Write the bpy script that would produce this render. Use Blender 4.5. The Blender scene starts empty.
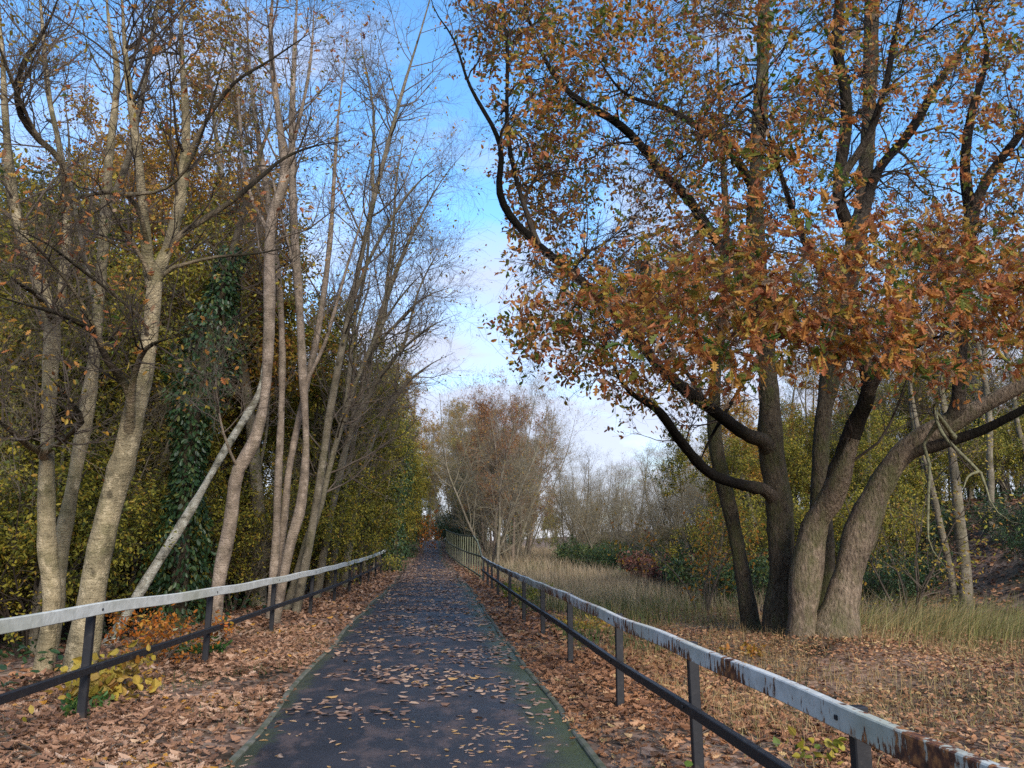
import bpy, math
import numpy as np
rng = np.random.default_rng(11)
C = bpy.context.scene.collection
# ------------------------------------------------------------------ camera model
F, CAMH, PITCH, YAW = 773.0, 1.65, math.radians(11.3), math.radians(5.7)
fw = np.array([math.sin(YAW)*math.cos(PITCH), math.cos(YAW)*math.cos(PITCH), math.sin(PITCH)])
rt = np.array([math.cos(YAW), -math.sin(YAW), 0.0]); up = np.cross(rt, fw)
CAM = np.array([0, 0, CAMH])

def W(px, py, Y):
    d = rt*(px-512)/F + up*(384-py)/F + fw
    return CAM + d*(Y/d[1])

def proj(P):
    q = np.asarray(P) - CAM
    z = np.maximum(q@fw, 1e-3)
    return 512+F*(q@rt)/z, 384-F*(q@up)/z, q@fw

def sst(t):
    t = np.clip(t, 0, 1); return t*t*(3-2*t)

def wob(x, y):
    return (np.sin(x*1.3+.7*np.sin(y*.9))*np.cos(y*1.1+.5*np.sin(x*.7)))

def Hh(x, y):
    x = np.asarray(x, float); y = np.asarray(y, float)
    rise = 1.35*sst((y-36)/62)
    near = np.exp(-np.maximum(np.abs(x)-4.5, 0)/5)
    z = rise*near + .5*rise*(1-near)*(x < 0)
    z = z - .45*sst((-x-3.3)/4.5) - .18*sst((x-2.1)/2.2) + .2*np.exp(-((x-6.2)**2+(y-13.2)**2)/5)
    z = z + 3.3*sst((x-(10.6+.13*y))/7.5)*sst((y+5)/12)
    out = sst((np.abs(x)-3.0)/2.5)
    return z + out*(.07*wob(x, y)+.12*wob(x*.31, y*.27)) + sst((np.abs(x)-1.55)/.5)*.012*wob(x*5, y*5)

def pathL(y): return -1.48 + .05*np.sin(y*.23+1) + .03*np.sin(y*1.1) - curve(y) + .25*sst((np.asarray(y, float)-34)/22)
def pathR(y): return 1.2 + .03*np.sin(y*.3) + .015*np.sin(y*1.7) - curve(y) - .5*sst((np.asarray(y, float)-34)/22)
def curve(y): return 14*sst((np.asarray(y, float)-85)/70)**1.5
# ------------------------------------------------------------------ mesh helpers
def mk(name, V, polys, mat, parent=None, tint=None, smooth=False, origin=None):
    V = np.asarray(V, np.float32)
    if origin is not None: V = V - np.asarray(origin, np.float32)
    me = bpy.data.meshes.new(name)
    polys = [np.asarray(p, np.int32) for p in (polys if isinstance(polys, list) else [polys]) if len(p)]
    tot = np.concatenate([np.full(len(p), p.shape[1], np.int32) for p in polys])
    loops = np.concatenate([p.ravel() for p in polys])
    me.vertices.add(len(V)); me.vertices.foreach_set('co', V.ravel())
    me.loops.add(len(loops)); me.loops.foreach_set('vertex_index', loops)
    me.polygons.add(len(tot))
    me.polygons.foreach_set('loop_start', np.concatenate([[0], np.cumsum(tot)[:-1]]).astype(np.int32))
    me.polygons.foreach_set('loop_total', tot)
    me.polygons.foreach_set('use_smooth', np.full(len(tot), smooth))
    if tint is not None:
        a = me.attributes.new('tint', 'FLOAT', 'POINT'); a.data.foreach_set('value', np.asarray(tint, np.float32))
    me.materials.append(mat); me.update(calc_edges=True)
    o = bpy.data.objects.new(name, me); C.objects.link(o)
    if parent is not None: o.parent = parent
    return o

def tag(o, label=None, cat=None, group=None, kind=None):
    for k, v in (('label', label), ('category', cat), ('group', group), ('kind', kind)):
        if v: o[k] = v
    return o

def thing(name, label, cat, loc=(0, 0, 0), group=None):
    o = bpy.data.objects.new(name, None); C.objects.link(o)
    o.location = [float(a) for a in loc]; o.empty_display_size = .2
    return tag(o, label, cat, group)

def dup(root, loc, rotz=0., scale=1., label=None, group=None):
    r = root.copy(); C.objects.link(r); r.location = [float(a) for a in loc]
    r.rotation_euler = (0, 0, rotz)
    r.scale = (scale,)*3 if np.isscalar(scale) else scale
    if label: r['label'] = label
    if group: r['group'] = group
    for ch in list(root.children):
        c = ch.copy(); C.objects.link(c); c.parent = r
        for g in list(ch.children):
            d = g.copy(); C.objects.link(d); d.parent = c
    return r

class MB:                                    # joins several vertex/poly sets into one mesh
    def __init__(s): s.V, s.P, s.T, s.n = [], {}, [], 0
    def add(s, V, polys, t=None):
        V = np.asarray(V, float).reshape(-1, 3)
        for p in (polys if isinstance(polys, list) else [polys]):
            p = np.asarray(p)
            if len(p): s.P.setdefault(p.shape[1], []).append(p+s.n)
        s.V.append(V); s.T.append(np.zeros(len(V)) if t is None else t); s.n += len(V); return s
    def box(s, c, size, ax=None, bev=0.0):
        ax = np.eye(3) if ax is None else np.asarray(ax)
        h = np.asarray(size)/2.; V = []; b = min(bev, h.min()*.9)
        # chamfered box: 24 verts
        idx = {}
        for sx in (-1, 1):
            for sy in (-1, 1):
                for sz in (-1, 1):
                    for k in range(3):
                        v = np.array([sx, sy, sz])*(h-b); v[k] = (sx, sy, sz)[k]*h[k]
                        idx[(sx, sy, sz, k)] = len(V); V.append(v)
        Q, Tr = [], []
        def sgn(k, s_, a, b_):
            q = [0, 0, 0]; o = [i for i in range(3) if i != k]; q[k] = s_; q[o[0]] = a; q[o[1]] = b_; return tuple(q)
        for k in range(3):
            for s_ in (-1, 1):
                cyc = [(-1, -1), (1, -1), (1, 1), (-1, 1)]
                Q.append([idx[sgn(k, s_, *c2)+(k,)] for c2 in cyc])
        for k in range(3):                       # edges along axis k
            o = [i for i in range(3) if i != k]
            for a in (-1, 1):
                for b_ in (-1, 1):
                    Q.append([idx[sgn(k, -1, a, b_)+(o[0],)], idx[sgn(k, 1, a, b_)+(o[0],)], idx[sgn(k, 1, a, b_)+(o[1],)], idx[sgn(k, -1, a, b_)+(o[1],)]])
        for sx in (-1, 1):
            for sy in (-1, 1):
                for sz in (-1, 1): Tr.append([idx[(sx, sy, sz, k)] for k in range(3)])
        V = np.array(V); cen = np.zeros(3)
        def fix(fs):
            out = []
            for f in fs:
                p = V[f]; n = np.cross(p[1]-p[0], p[2]-p[0])
                out.append(f if n@(p.mean(0)-cen) > 0 else f[::-1])
            return np.array(out)
        return s.add(V@ax + np.asarray(c), [fix(Q), fix(Tr)])
    def build(s, name, mat, parent=None, smooth=False, origin=None, tint=False):
        return mk(name, np.concatenate(s.V), [np.concatenate(p) for p in s.P.values()], mat, parent,
                  np.concatenate(s.T) if tint else None, smooth, origin)

def nrm(v): return v/np.maximum(np.linalg.norm(v, axis=-1, keepdims=True), 1e-9)

def tubes(P, R, s, bump=0.):
    N, K, _ = P.shape
    T = nrm(np.gradient(P, axis=1))
    m = np.abs(nrm(P[:, -1]-P[:, 0])); ref = np.zeros((N, 3)); ref[np.arange(N), m.argmin(1)] = 1
    u = ref[:, None]-(ref[:, None]*T).sum(-1, keepdims=True)*T; u = nrm(u); v = np.cross(T, u)
    a = np.arange(s)*2*math.pi/s
    rr = R[..., None]*np.ones(s)
    if bump: rr = rr*(1+bump*rng.standard_normal((N, K, s))*.6)
    V = P[:, :, None]+rr[..., None]*(np.cos(a)[None, None, :, None]*u[:, :, None]+np.sin(a)[None, None, :, None]*v[:, :, None])
    i = np.arange(N*K*s).reshape(N, K, s); j = np.roll(i, -1, 2)
    Q = np.stack([i[:, :-1], j[:, :-1], j[:, 1:], i[:, 1:]], -1).reshape(-1, 4)
    return V.reshape(-1, 3), Q

def spline(pts, n):
    pts = np.asarray(pts, float)
    if len(pts) == 2: pts = np.stack([pts[0], pts.mean(0), pts[1]])
    e = np.vstack([2*pts[0]-pts[1], pts, 2*pts[-1]-pts[-2]])
    d = np.r_[0, np.cumsum(np.linalg.norm(np.diff(pts, axis=0), axis=1))]
    out = []
    for q in np.linspace(0, d[-1], n):
        k = min(np.searchsorted(d, q, side='right')-1, len(pts)-2); t = (q-d[k])/max(d[k+1]-d[k], 1e-9)
        a, b, c, f = e[k:k+4]
        out.append(.5*(2*b+(c-a)*t+(2*a-5*b+4*c-f)*t*t+(3*b-a-3*c+f)*t**3))
    return np.array(out)

def rand_perp(T):
    r = rng.standard_normal(T.shape); return nrm(r-(r*T).sum(-1, keepdims=True)*T)

def grow(P, R, n, L, ang, K=6, t0=.3, t1=1., trop=.1, jit=.15, rmax=.6, rl=.012, rmin=.002, bias=None, dec=.3):
    """n children on each of the branches P (N,K,3): lengths L=(lo,hi), angle ang (degrees)."""
    N, Kp, _ = P.shape; par = np.repeat(np.arange(N), n); M = len(par)
    t = rng.uniform(t0, t1, M)*(Kp-1); i = np.minimum(t.astype(int), Kp-2); f = (t-i)[:, None]
    pos = P[par, i]*(1-f)+P[par, i+1]*f; T = nrm(P[par, i+1]-P[par, i]); r = R[par, i]*(1-f[:, 0])+R[par, i+1]*f[:, 0]
    a = np.radians(rng.uniform(*ang, M))[:, None]; pp = rand_perp(T)
    if bias is not None: pp = nrm(pp+np.asarray(bias)); pp = nrm(pp-(pp*T).sum(-1, keepdims=True)*T)
    d = nrm(np.cos(a)*T+np.sin(a)*pp)
    ln = rng.uniform(*L, M)*(1-dec*(t/(Kp-1)))
    out = np.zeros((M, K, 3)); out[:, 0] = pos
    for k in range(1, K):
        out[:, k] = out[:, k-1]+d*(ln/(K-1))[:, None]
        d = nrm(d+jit*rng.standard_normal(d.shape)+np.array([0, 0, trop]))
    r0 = np.minimum(r*rmax, rl*ln+rmin)
    rr = r0[:, None]*np.linspace(1, .25, K)**1.0
    return out, np.maximum(rr, rmin*.6)

def reach(skP, skR, skT, tips, K=8, rl=.009, rmin=.004, bow=.35, jit=.05):
    """curved branches from the nearest skeleton point to each tip"""
    base = np.zeros(len(tips), int)
    for a in range(0, len(tips), 400):
        d = np.linalg.norm(tips[a:a+400, None]-skP[None], axis=-1)
        dz = tips[a:a+400, None, 2]-skP[None, :, 2]
        base[a:a+400] = (d+.35*np.maximum(-dz, 0)+.5*(skR[None] < .012)).argmin(1)
    p0 = skP[base]; d = np.linalg.norm(tips-p0, axis=1)
    c = p0+skT[base]*(bow*d)[:, None]+(tips-p0)*.25+rng.standard_normal(p0.shape)*(.08*d)[:, None]
    t = np.linspace(0, 1, K)[None, :, None]
    out = (1-t)**2*p0[:, None]+2*t*(1-t)*c[:, None]+t*t*tips[:, None]
    out[:, 1:-1] += rng.standard_normal((len(tips), K-2, 3))*(jit*d/3)[:, None, None]
    r0 = np.minimum(skR[base]*.6, rl*d+rmin)
    return out, r0[:, None]*np.linspace(1, .3, K)

def flat(Ps, Rs):
    P = np.concatenate([p.reshape(-1, 3) for p in Ps]); R = np.concatenate([r.ravel() for r in Rs])
    T = np.concatenate([nrm(np.gradient(p, axis=1)).reshape(-1, 3) for p in Ps]); return P, R, T
# ------------------------------------------------------------------ leaves
OAK = [(.12, .03), (.22, .17), (.32, .06), (.46, .29), (.57, .09), (.72, .27), (.80, .09), (.92, .14)]
HEX = [(.25, .2), (.68, .23)]
LAN = [(.5, .2)]
RND = [(.06, .17), (.28, .36), (.52, .37), (.8, .17)]

def leaves(pos, dr, nr, size, shape, fold=.25, curl=.25):
    N = len(pos); dr = nrm(dr); sd = nrm(np.cross(dr, nr)); nr = np.cross(sd, dr)
    m = len(shape); u = np.array([0.]+[a for a, _ in shape]*2+[1.]); w = np.array([0.]+[b for _, b in shape]+[-b for _, b in shape]+[0.])
    cu = rng.normal(curl*.4, curl, N)[:, None]; fo = rng.normal(fold, fold*.8, N)[:, None]; tw = rng.normal(0, curl*.8, N)[:, None]
    h = fo*np.abs(w)+cu*(u-.5)**2*1.2+tw*w*(u-.3)
    V = pos[:, None]+size[:, None, None]*(u[None, :, None]*dr[:, None]+w[None, :, None]*sd[:, None]+h[..., None]*nr[:, None])
    k = 2*m+2; b = (np.arange(N)*k)[:, None]
    A = b+np.array([0]+list(range(1, m+1))+[k-1]); B = b+np.array([0, k-1]+list(range(2*m, m, -1)))
    return V.reshape(-1, 3), np.vstack([A, B]), k

def leaf_mesh(name, mat, parent, P, n, size, shape=HEX, t0=.3, spread=.03, droop=.3, origin=None, tone=(.5, .25), keep=None, flatness=.5):
    """n leaves on each twig of P"""
    N, K, _ = P.shape; par = np.repeat(np.arange(N), n); M = len(par)
    t = rng.uniform(t0, 1, M)*(K-1); i = np.minimum(t.astype(int), K-2); f = (t-i)[:, None]
    pos = P[par, i]*(1-f)+P[par, i+1]*f+rng.standard_normal((M, 3))*spread
    T = nrm(P[par, i+1]-P[par, i])
    if keep is not None:
        k = keep(pos); pos, T, par = pos[k], T[k], par[k]; M = len(pos)
    d = nrm(.5*T+rand_perp(T)*.9+np.array([0, 0, -droop])*rng.uniform(.2, 1.8, (M, 1)))
    nn = nrm(rng.standard_normal((M, 3))*(1-flatness)+np.array([0, 0, 1])*flatness)
    twig = rng.normal(0, tone[1]*.6, N)
    tn = np.clip(tone[0]+twig[par]+rng.normal(0, tone[1]*.8, M), 0, 1)
    V, Q, k = leaves(pos, d, nn, rng.uniform(*size, M), shape, .3, .45)
    return mk(name, V, Q, mat, parent, np.repeat(tn, k), False, origin)
# ------------------------------------------------------------------ materials
def nt(name):
    m = bpy.data.materials.new(name); m.use_nodes = True; t = m.node_tree; t.nodes.clear()
    return m, t, (lambda ty, **k: _n(t, ty, k))
def _n(t, ty, k):
    n = t.nodes.new(ty)
    for a, b in k.items():
        if a.startswith('_'): setattr(n, a[1:], b)
        else: n.inputs[a.replace('__', ' ')].default_value = b
    return n
def ramp(N, stops, inter='LINEAR'):
    r = N('ShaderNodeValToRGB'); e = r.color_ramp.elements; r.color_ramp.interpolation = inter
    while len(e) < len(stops): e.new(.5)
    for q, (p, c) in zip(e, stops): q.position = p; q.color = (*c, 1) if len(c) == 3 else c
    return r
def g(v): return (v, v, v)
def mapped(N, L, scale, coord='Object'):
    tc = N('ShaderNodeTexCoord'); mp = N('ShaderNodeMapping', Scale=scale); L(tc.outputs[coord], mp.inputs[0]); return mp.outputs[0]
def mix(N, L, fac, a, b, mode='MIX'):
    m = N('ShaderNodeMix', _data_type='RGBA', _blend_type=mode)
    for sock, v in ((m.inputs[0], fac), (m.inputs[6], a), (m.inputs[7], b)):
        if isinstance(v, (int, float)): sock.default_value = v
        elif isinstance(v, tuple): sock.default_value = (*v, 1)
        else: L(v, sock)
    return m.outputs[2]
def finish(t, N, L, col, rough=.8, bump=None, dist=.02, spec=.25, strength=1.):
    b = N('ShaderNodeBsdfPrincipled', Roughness=rough); b.inputs['Specular IOR Level'].default_value = spec
    if isinstance(col, tuple): b.inputs['Base Color'].default_value = (*col, 1)
    else: L(col, b.inputs['Base Color'])
    if bump is not None:
        bp = N('ShaderNodeBump', Distance=dist, Strength=strength); L(bump, bp.inputs['Height']); L(bp.outputs[0], b.inputs['Normal'])
    o = N('ShaderNodeOutputMaterial'); L(b.outputs[0], o.inputs[0]); return b

def leaf_mat(name, stops, trans=.3, rough=.55, scale=1.):
    m, t, N = nt(name); L = t.links.new
    a = N('ShaderNodeAttribute', _attribute_name='tint')
    r = ramp(N, stops); L(a.outputs['Fac'], r.inputs[0])
    no = N('ShaderNodeTexNoise', Scale=40.*scale, Detail=2.); L(mapped(N, L, (1, 1, 1)), no.inputs['Vector'])
    rr = ramp(N, [(.3, g(.65)), (.7, g(1.15))]); L(no.outputs['Fac'], rr.inputs[0])
    col = mix(N, L, .55, r.outputs[0], rr.outputs[0], 'MULTIPLY')
    b = N('ShaderNodeBsdfPrincipled', Roughness=rough); b.inputs['Specular IOR Level'].default_value = .25; L(col, b.inputs['Base Color'])
    tr = N('ShaderNodeBsdfTranslucent'); L(col, tr.inputs[0])
    mx = N('ShaderNodeMixShader', Fac=trans); L(b.outputs[0], mx.inputs[1]); L(tr.outputs[0], mx.inputs[2])
    o = N('ShaderNodeOutputMaterial'); L(mx.outputs[0], o.inputs[0]); return m

def bark_smooth(name, base, dark, moss=.25, mosscol=(.10, .10, .03), band=.6, ns=1., limb=0):
    m, t, N = nt(name); L = t.links.new
    v = mapped(N, L, (1, 1, 1))
    n1 = N('ShaderNodeTexNoise', Scale=3.*ns, Detail=5.); L(v, n1.inputs['Vector'])
    r1 = ramp(N, [(.3, dark), (.65, base)]); L(n1.outputs['Fac'], r1.inputs[0])
    n2 = N('ShaderNodeTexNoise', Scale=1., Detail=4., Roughness=.65); L(mapped(N, L, (5, 5, 26)), n2.inputs['Vector'])
    r2 = ramp(N, [(.33, g(.25)), (.41, g(.95)), (.68, g(1.2))]); L(n2.outputs['Fac'], r2.inputs[0])
    c = mix(N, L, band, r1.outputs[0], r2.outputs[0], 'MULTIPLY')
    n3 = N('ShaderNodeTexNoise', Scale=1.6, Detail=6., Roughness=.7); L(v, n3.inputs['Vector'])
    r3 = ramp(N, [(.48, g(0)), (.68, g(moss*2))]); L(n3.outputs['Fac'], r3.inputs[0])
    c = mix(N, L, r3.outputs[0], c, mosscol)
    n6 = N('ShaderNodeTexNoise', Scale=7., Detail=6., Roughness=.7); L(mapped(N, L, (1, 1, .7)), n6.inputs['Vector'])
    r6 = ramp(N, [(.54, g(0)), (.62, g(.55))]); L(n6.outputs['Fac'], r6.inputs[0])
    c = mix(N, L, r6.outputs[0], c, tuple(min(1.45*a+.03, .6) for a in base))
    r7 = ramp(N, [(.36, g(.5)), (.46, g(1))]); L(n6.outputs['Fac'], r7.inputs[0]); c = mix(N, L, .8, c, r7.outputs[0], 'MULTIPLY')
    vo = N('ShaderNodeTexVoronoi', Scale=2.3); L(mapped(N, L, (1, 1, .8)), vo.inputs['Vector'])
    r4 = ramp(N, [(.07, g(.25)), (.13, g(1))]); L(vo.outputs['Distance'], r4.inputs[0])
    c = mix(N, L, .8, c, r4.outputs[0], 'MULTIPLY')
    n5 = N('ShaderNodeTexNoise', Scale=60., Detail=3.); L(v, n5.inputs['Vector'])
    r5 = ramp(N, [(.3, g(.7)), (.7, g(1.2))]); L(n5.outputs['Fac'], r5.inputs[0])
    c = mix(N, L, .6, c, r5.outputs[0], 'MULTIPLY')
    if limb:
        at = N('ShaderNodeAttribute', _attribute_name='tint'); c = mix(N, L, at.outputs['Fac'], c, mix(N, L, 1., c, g(limb), 'MULTIPLY'))
    h = mix(N, L, .5, n2.outputs['Fac'], n5.outputs['Fac'])
    finish(t, N, L, c, .85, h, .05, .15); return m

def bark_rough(name, base, dark, mosscol=(.09, .095, .03), moss=.3, limb=0):
    m, t, N = nt(name); L = t.links.new
    v = mapped(N, L, (1, 1, 1))
    n1 = N('ShaderNodeTexNoise', Scale=1., Detail=6., Roughness=.65); L(mapped(N, L, (23, 23, 8)), n1.inputs['Vector'])
    r1 = ramp(N, [(.32, dark), (.5, tuple(.6*a for a in base)), (.7, base)]); L(n1.outputs['Fac'], r1.inputs[0])
    n2 = N('ShaderNodeTexNoise', Scale=1.3, Detail=5., Roughness=.7); L(v, n2.inputs['Vector'])
    r2 = ramp(N, [(.35, g(.6)), (.65, g(1.25))]); L(n2.outputs['Fac'], r2.inputs[0])
    c = mix(N, L, .8, r1.outputs[0], r2.outputs[0], 'MULTIPLY')
    n3 = N('ShaderNodeTexNoise', Scale=2.2, Detail=6., Roughness=.75); L(mapped(N, L, (1, 1, .5)), n3.inputs['Vector'])
    r3 = ramp(N, [(.47, g(0)), (.66, g(min(moss*2, 1)))]); L(n3.outputs['Fac'], r3.inputs[0])
    c = mix(N, L, r3.outputs[0], c, mosscol)
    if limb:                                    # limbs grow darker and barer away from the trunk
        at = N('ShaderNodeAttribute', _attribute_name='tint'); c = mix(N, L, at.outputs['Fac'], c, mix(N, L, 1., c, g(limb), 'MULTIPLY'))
    finish(t, N, L, c, .9, n1.outputs['Fac'], .1, .12); return m

def plain(name, a, b, scale=8., rough=.85, bumpd=.01):
    m, t, N = nt(name); L = t.links.new
    n1 = N('ShaderNodeTexNoise', Scale=scale, Detail=5.); L(mapped(N, L, (1, 1, 1)), n1.inputs['Vector'])
    r = ramp(N, [(.3, a), (.7, b)]); L(n1.outputs['Fac'], r.inputs[0])
    finish(t, N, L, r.outputs[0], rough, n1.outputs['Fac'], bumpd, .15); return m

M = {}
M['oak_leaf'] = leaf_mat('oak_leaf', [(0, (.07, .12, .02)), (.13, (.19, .2, .035)), (.25, (.40, .29, .045)), (.38, (.52, .26, .055)), (.55, (.49, .19, .055)), (.72, (.40, .135, .05)), (.86, (.26, .09, .04)), (1, (.42, .28, .16))], .5)
M['gold_leaf'] = leaf_mat('gold_leaf', [(0, (.1, .12, .02)), (.3, (.27, .22, .03)), (.6, (.46, .27, .035)), (.85, (.42, .18, .03)), (1, (.26, .1, .03))], .42)
M['lime_leaf'] = leaf_mat('lime_leaf', [(0, (.04, .06, .014)), (.3, (.11, .12, .02)), (.6, (.27, .235, .03)), (.85, (.44, .35, .04)), (1, (.44, .25, .04))], .38)
M['dark_leaf'] = leaf_mat('dark_leaf', [(0, (.012, .028, .01)), (.5, (.026, .055, .018)), (.85, (.05, .085, .025)), (1, (.12, .13, .03))], .12, .4)
M['rust_leaf'] = leaf_mat('rust_leaf', [(0, (.26, .19, .05)), (.35, (.36, .19, .06)), (.75, (.36, .14, .065)), (1, (.24, .1, .06))], .38)
M['orange_leaf'] = leaf_mat('orange_leaf', [(0, (.36, .22, .03)), (.4, (.42, .15, .02)), (1, (.36, .085, .015))], .35)
M['yellow_leaf'] = leaf_mat('yellow_leaf', [(0, (.1, .14, .02)), (.25, (.3, .27, .03)), (.7, (.46, .32, .05)), (.88, (.40, .25, .06)), (1, (.40, .18, .03))], .35)
M['green_leaf'] = leaf_mat('green_leaf', [(0, (.025, .06, .015)), (.6, (.06, .13, .025)), (1, (.16, .2, .04))], .3)
M['bramble_leaf'] = leaf_mat('bramble_leaf', [(0, (.05, .06, .025)), (.4, (.13, .06, .035)), (.8, (.2, .07, .05)), (1, (.24, .13, .07))], .25)
M['litter'] = leaf_mat('litter', [(0, (.06, .032, .019)), (.3, (.165, .082, .046)), (.55, (.28, .145, .08)), (.8, (.39, .235, .145)), (.93, (.40, .28, .2)), (1, (.42, .2, .03))], .1, .6)
M['litter_rust'] = leaf_mat('litter_rust', [(0, (.08, .04, .026)), (.3, (.185, .085, .043)), (.6, (.31, .145, .068)), (.85, (.40, .22, .115)), (1, (.42, .28, .12))], .1, .6)
M['path_leaf'] = leaf_mat('path_leaf', [(0, (.10, .055, .038)), (.4, (.24, .14, .092)), (.8, (.37, .25, .175)), (1, (.40, .23, .085))], .1, .5)
M['dry_grass'] = leaf_mat('dry_grass', [(0, (.15, .11, .07)), (.45, (.30, .225, .13)), (.8, (.43, .32, .205)), (1, (.5, .38, .22))], .2, .7)
M['tussock'] = leaf_mat('tussock', [(0, (.08, .1, .028)), (.5, (.22, .205, .06)), (.8, (.36, .29, .14)), (1, (.43, .265, .11))], .25, .7)
M['green_grass'] = leaf_mat('green_grass', [(0, (.035, .06, .016)), (.6, (.08, .11, .03)), (1, (.19, .17, .065))], .25, .6)
M['bark_alder'] = bark_smooth('bark_alder', (.32, .25, .145), (.13, .105, .06), .3, (.085, .085, .025), .5)
M['bark_alderlimb'] = bark_smooth('bark_alderlimb', (.235, .175, .105), (.10, .08, .046), .35, (.085, .085, .025), .5, limb=.13)
M['bark_pale'] = bark_smooth('bark_pale', (.27, .205, .15), (.14, .105, .075), .18, (.1, .09, .04), band=.35)
M['bark_grey'] = bark_smooth('bark_grey', (.20, .165, .115), (.11, .09, .06), .25, band=.4)
M['bark_birch'] = bark_smooth('bark_birch', (.42, .38, .30), (.16, .14, .09), .4, (.11, .1, .05), band=.9, ns=2.2)
M['bark_oak'] = bark_rough('bark_oak', (.34, .25, .17), (.085, .06, .04), moss=.35)
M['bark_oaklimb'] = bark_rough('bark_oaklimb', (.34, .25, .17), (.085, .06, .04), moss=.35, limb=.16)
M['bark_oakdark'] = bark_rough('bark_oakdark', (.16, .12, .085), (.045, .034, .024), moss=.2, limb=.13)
M['bark_mossy'] = bark_rough('bark_mossy', (.17, .13, .085), (.05, .037, .025), (.085, .09, .028), .4)
M['lichen'] = plain('lichen', (.07, .06, .03), (.22, .21, .12), 22)
M['twig'] = plain('twig', (.075, .058, .042), (.13, .10, .075), 3)
M['twig_dark'] = plain('twig_dark', (.03, .022, .017), (.065, .05, .036), 3)
M['twig_pale'] = plain('twig_pale', (.12, .10, .066), (.19, .16, .105), 3)

def ground_mat():
    m, t, N = nt('woodland_floor'); L = t.links.new
    v = mapped(N, L, (1, 1, 1))
    vo = N('ShaderNodeTexVoronoi', Scale=16., Randomness=1.); L(v, vo.inputs['Vector'])
    sep = N('ShaderNodeSeparateColor'); L(vo.outputs['Color'], sep.inputs[0])
    lit = ramp(N, [(0, (.07, .042, .028)), (.35, (.17, .10, .066)), (.7, (.26, .16, .11)), (1, (.34, .22, .15))]); L(sep.outputs[0], lit.inputs[0])
    n1 = N('ShaderNodeTexNoise', Scale=.7, Detail=6., Roughness=.65); L(v, n1.inputs['Vector'])
    soil = ramp(N, [(.3, (.02, .016, .01)), (.7, (.05, .037, .022))]); L(n1.outputs['Fac'], soil.inputs[0])
    f = ramp(N, [(.36, g(0)), (.5, g(1))]); L(n1.outputs['Fac'], f.inputs[0])
    c = mix(N, L, f.outputs[0], soil.outputs[0], lit.outputs[0])
    n2 = N('ShaderNodeTexNoise', Scale=.35, Detail=7., Roughness=.7); L(v, n2.inputs['Vector'])
    f2 = ramp(N, [(.52, g(0)), (.64, g(.75))]); L(n2.outputs['Fac'], f2.inputs[0])
    n3 = N('ShaderNodeTexNoise', Scale=22., Detail=3.); L(v, n3.inputs['Vector'])
    gr = ramp(N, [(.3, (.03, .036, .014)), (.7, (.09, .085, .035))]); L(n3.outputs['Fac'], gr.inputs[0])
    c = mix(N, L, f2.outputs[0], c, gr.outputs[0])
    finish(t, N, L, c, .95, sep.outputs[1], .03, .1); return m

def path_mat():
    m, t, N = nt('worn_tarmac'); L = t.links.new
    tc = N('ShaderNodeTexCoord'); v = tc.outputs['Object']
    n1 = N('ShaderNodeTexNoise', Scale=180., Detail=2.); L(v, n1.inputs['Vector'])
    r1 = ramp(N, [(.3, (.013, .013, .0155)), (.6, (.028, .026, .0295)), (.8, (.075, .072, .078))]); L(n1.outputs['Fac'], r1.inputs[0])
    n2 = N('ShaderNodeTexNoise', Scale=1.1, Detail=7., Roughness=.6); L(v, n2.inputs['Vector'])
    r2 = ramp(N, [(.3, g(.6)), (.7, g(1.35))]); L(n2.outputs['Fac'], r2.inputs[0])
    c = mix(N, L, .8, r1.outputs[0], r2.outputs[0], 'MULTIPLY')
    n3 = N('ShaderNodeTexNoise', Scale=3.2, Detail=6., Roughness=.7); L(mapped(N, L, (1, .6, 1)), n3.inputs['Vector'])
    r3 = ramp(N, [(.5, g(0)), (.63, g(.75))]); L(n3.outputs['Fac'], r3.inputs[0])
    c = mix(N, L, r3.outputs[0], c, (.10, .066, .055))
    uv = N('ShaderNodeAttribute', _attribute_name='tint')            # distance across the path, 0 left edge .. 1 right edge
    n4 = N('ShaderNodeTexNoise', Scale=2.5, Detail=8., Roughness=.75); L(v, n4.inputs['Vector'])
    ma = N('ShaderNodeMath', _operation='MULTIPLY_ADD'); L(n4.outputs['Fac'], ma.inputs[0]); ma.inputs[1].default_value = .34; L(uv.outputs['Fac'], ma.inputs[2])
    mr = ramp(N, [(.5, g(0)), (1., g(0))]); e = mr.color_ramp.elements
    sub = N('ShaderNodeMath', _operation='SUBTRACT'); L(ma.outputs[0], sub.inputs[0]); sub.inputs[1].default_value = .17
    mr = ramp(N, [(.015, g(.5)), (.05, g(0)), (.84, g(0)), (.97, g(.9))]); L(sub.outputs[0], mr.inputs[0])
    n5 = N('ShaderNodeTexNoise', Scale=60., Detail=3.); L(v, n5.inputs['Vector'])
    gm = ramp(N, [(.3, (.028, .036, .01)), (.7, (.075, .088, .022))]); L(n5.outputs['Fac'], gm.inputs[0])
    c = mix(N, L, mr.outputs[0], c, gm.outputs[0])
    b = finish(t, N, L, c, .55, n1.outputs['Fac'], .006, .35)
    rr = ramp(N, [(.35, g(.42)), (.65, g(.75))]); L(n2.outputs['Fac'], rr.inputs[0]); L(rr.outputs[0], b.inputs['Roughness'])
    return m

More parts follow.
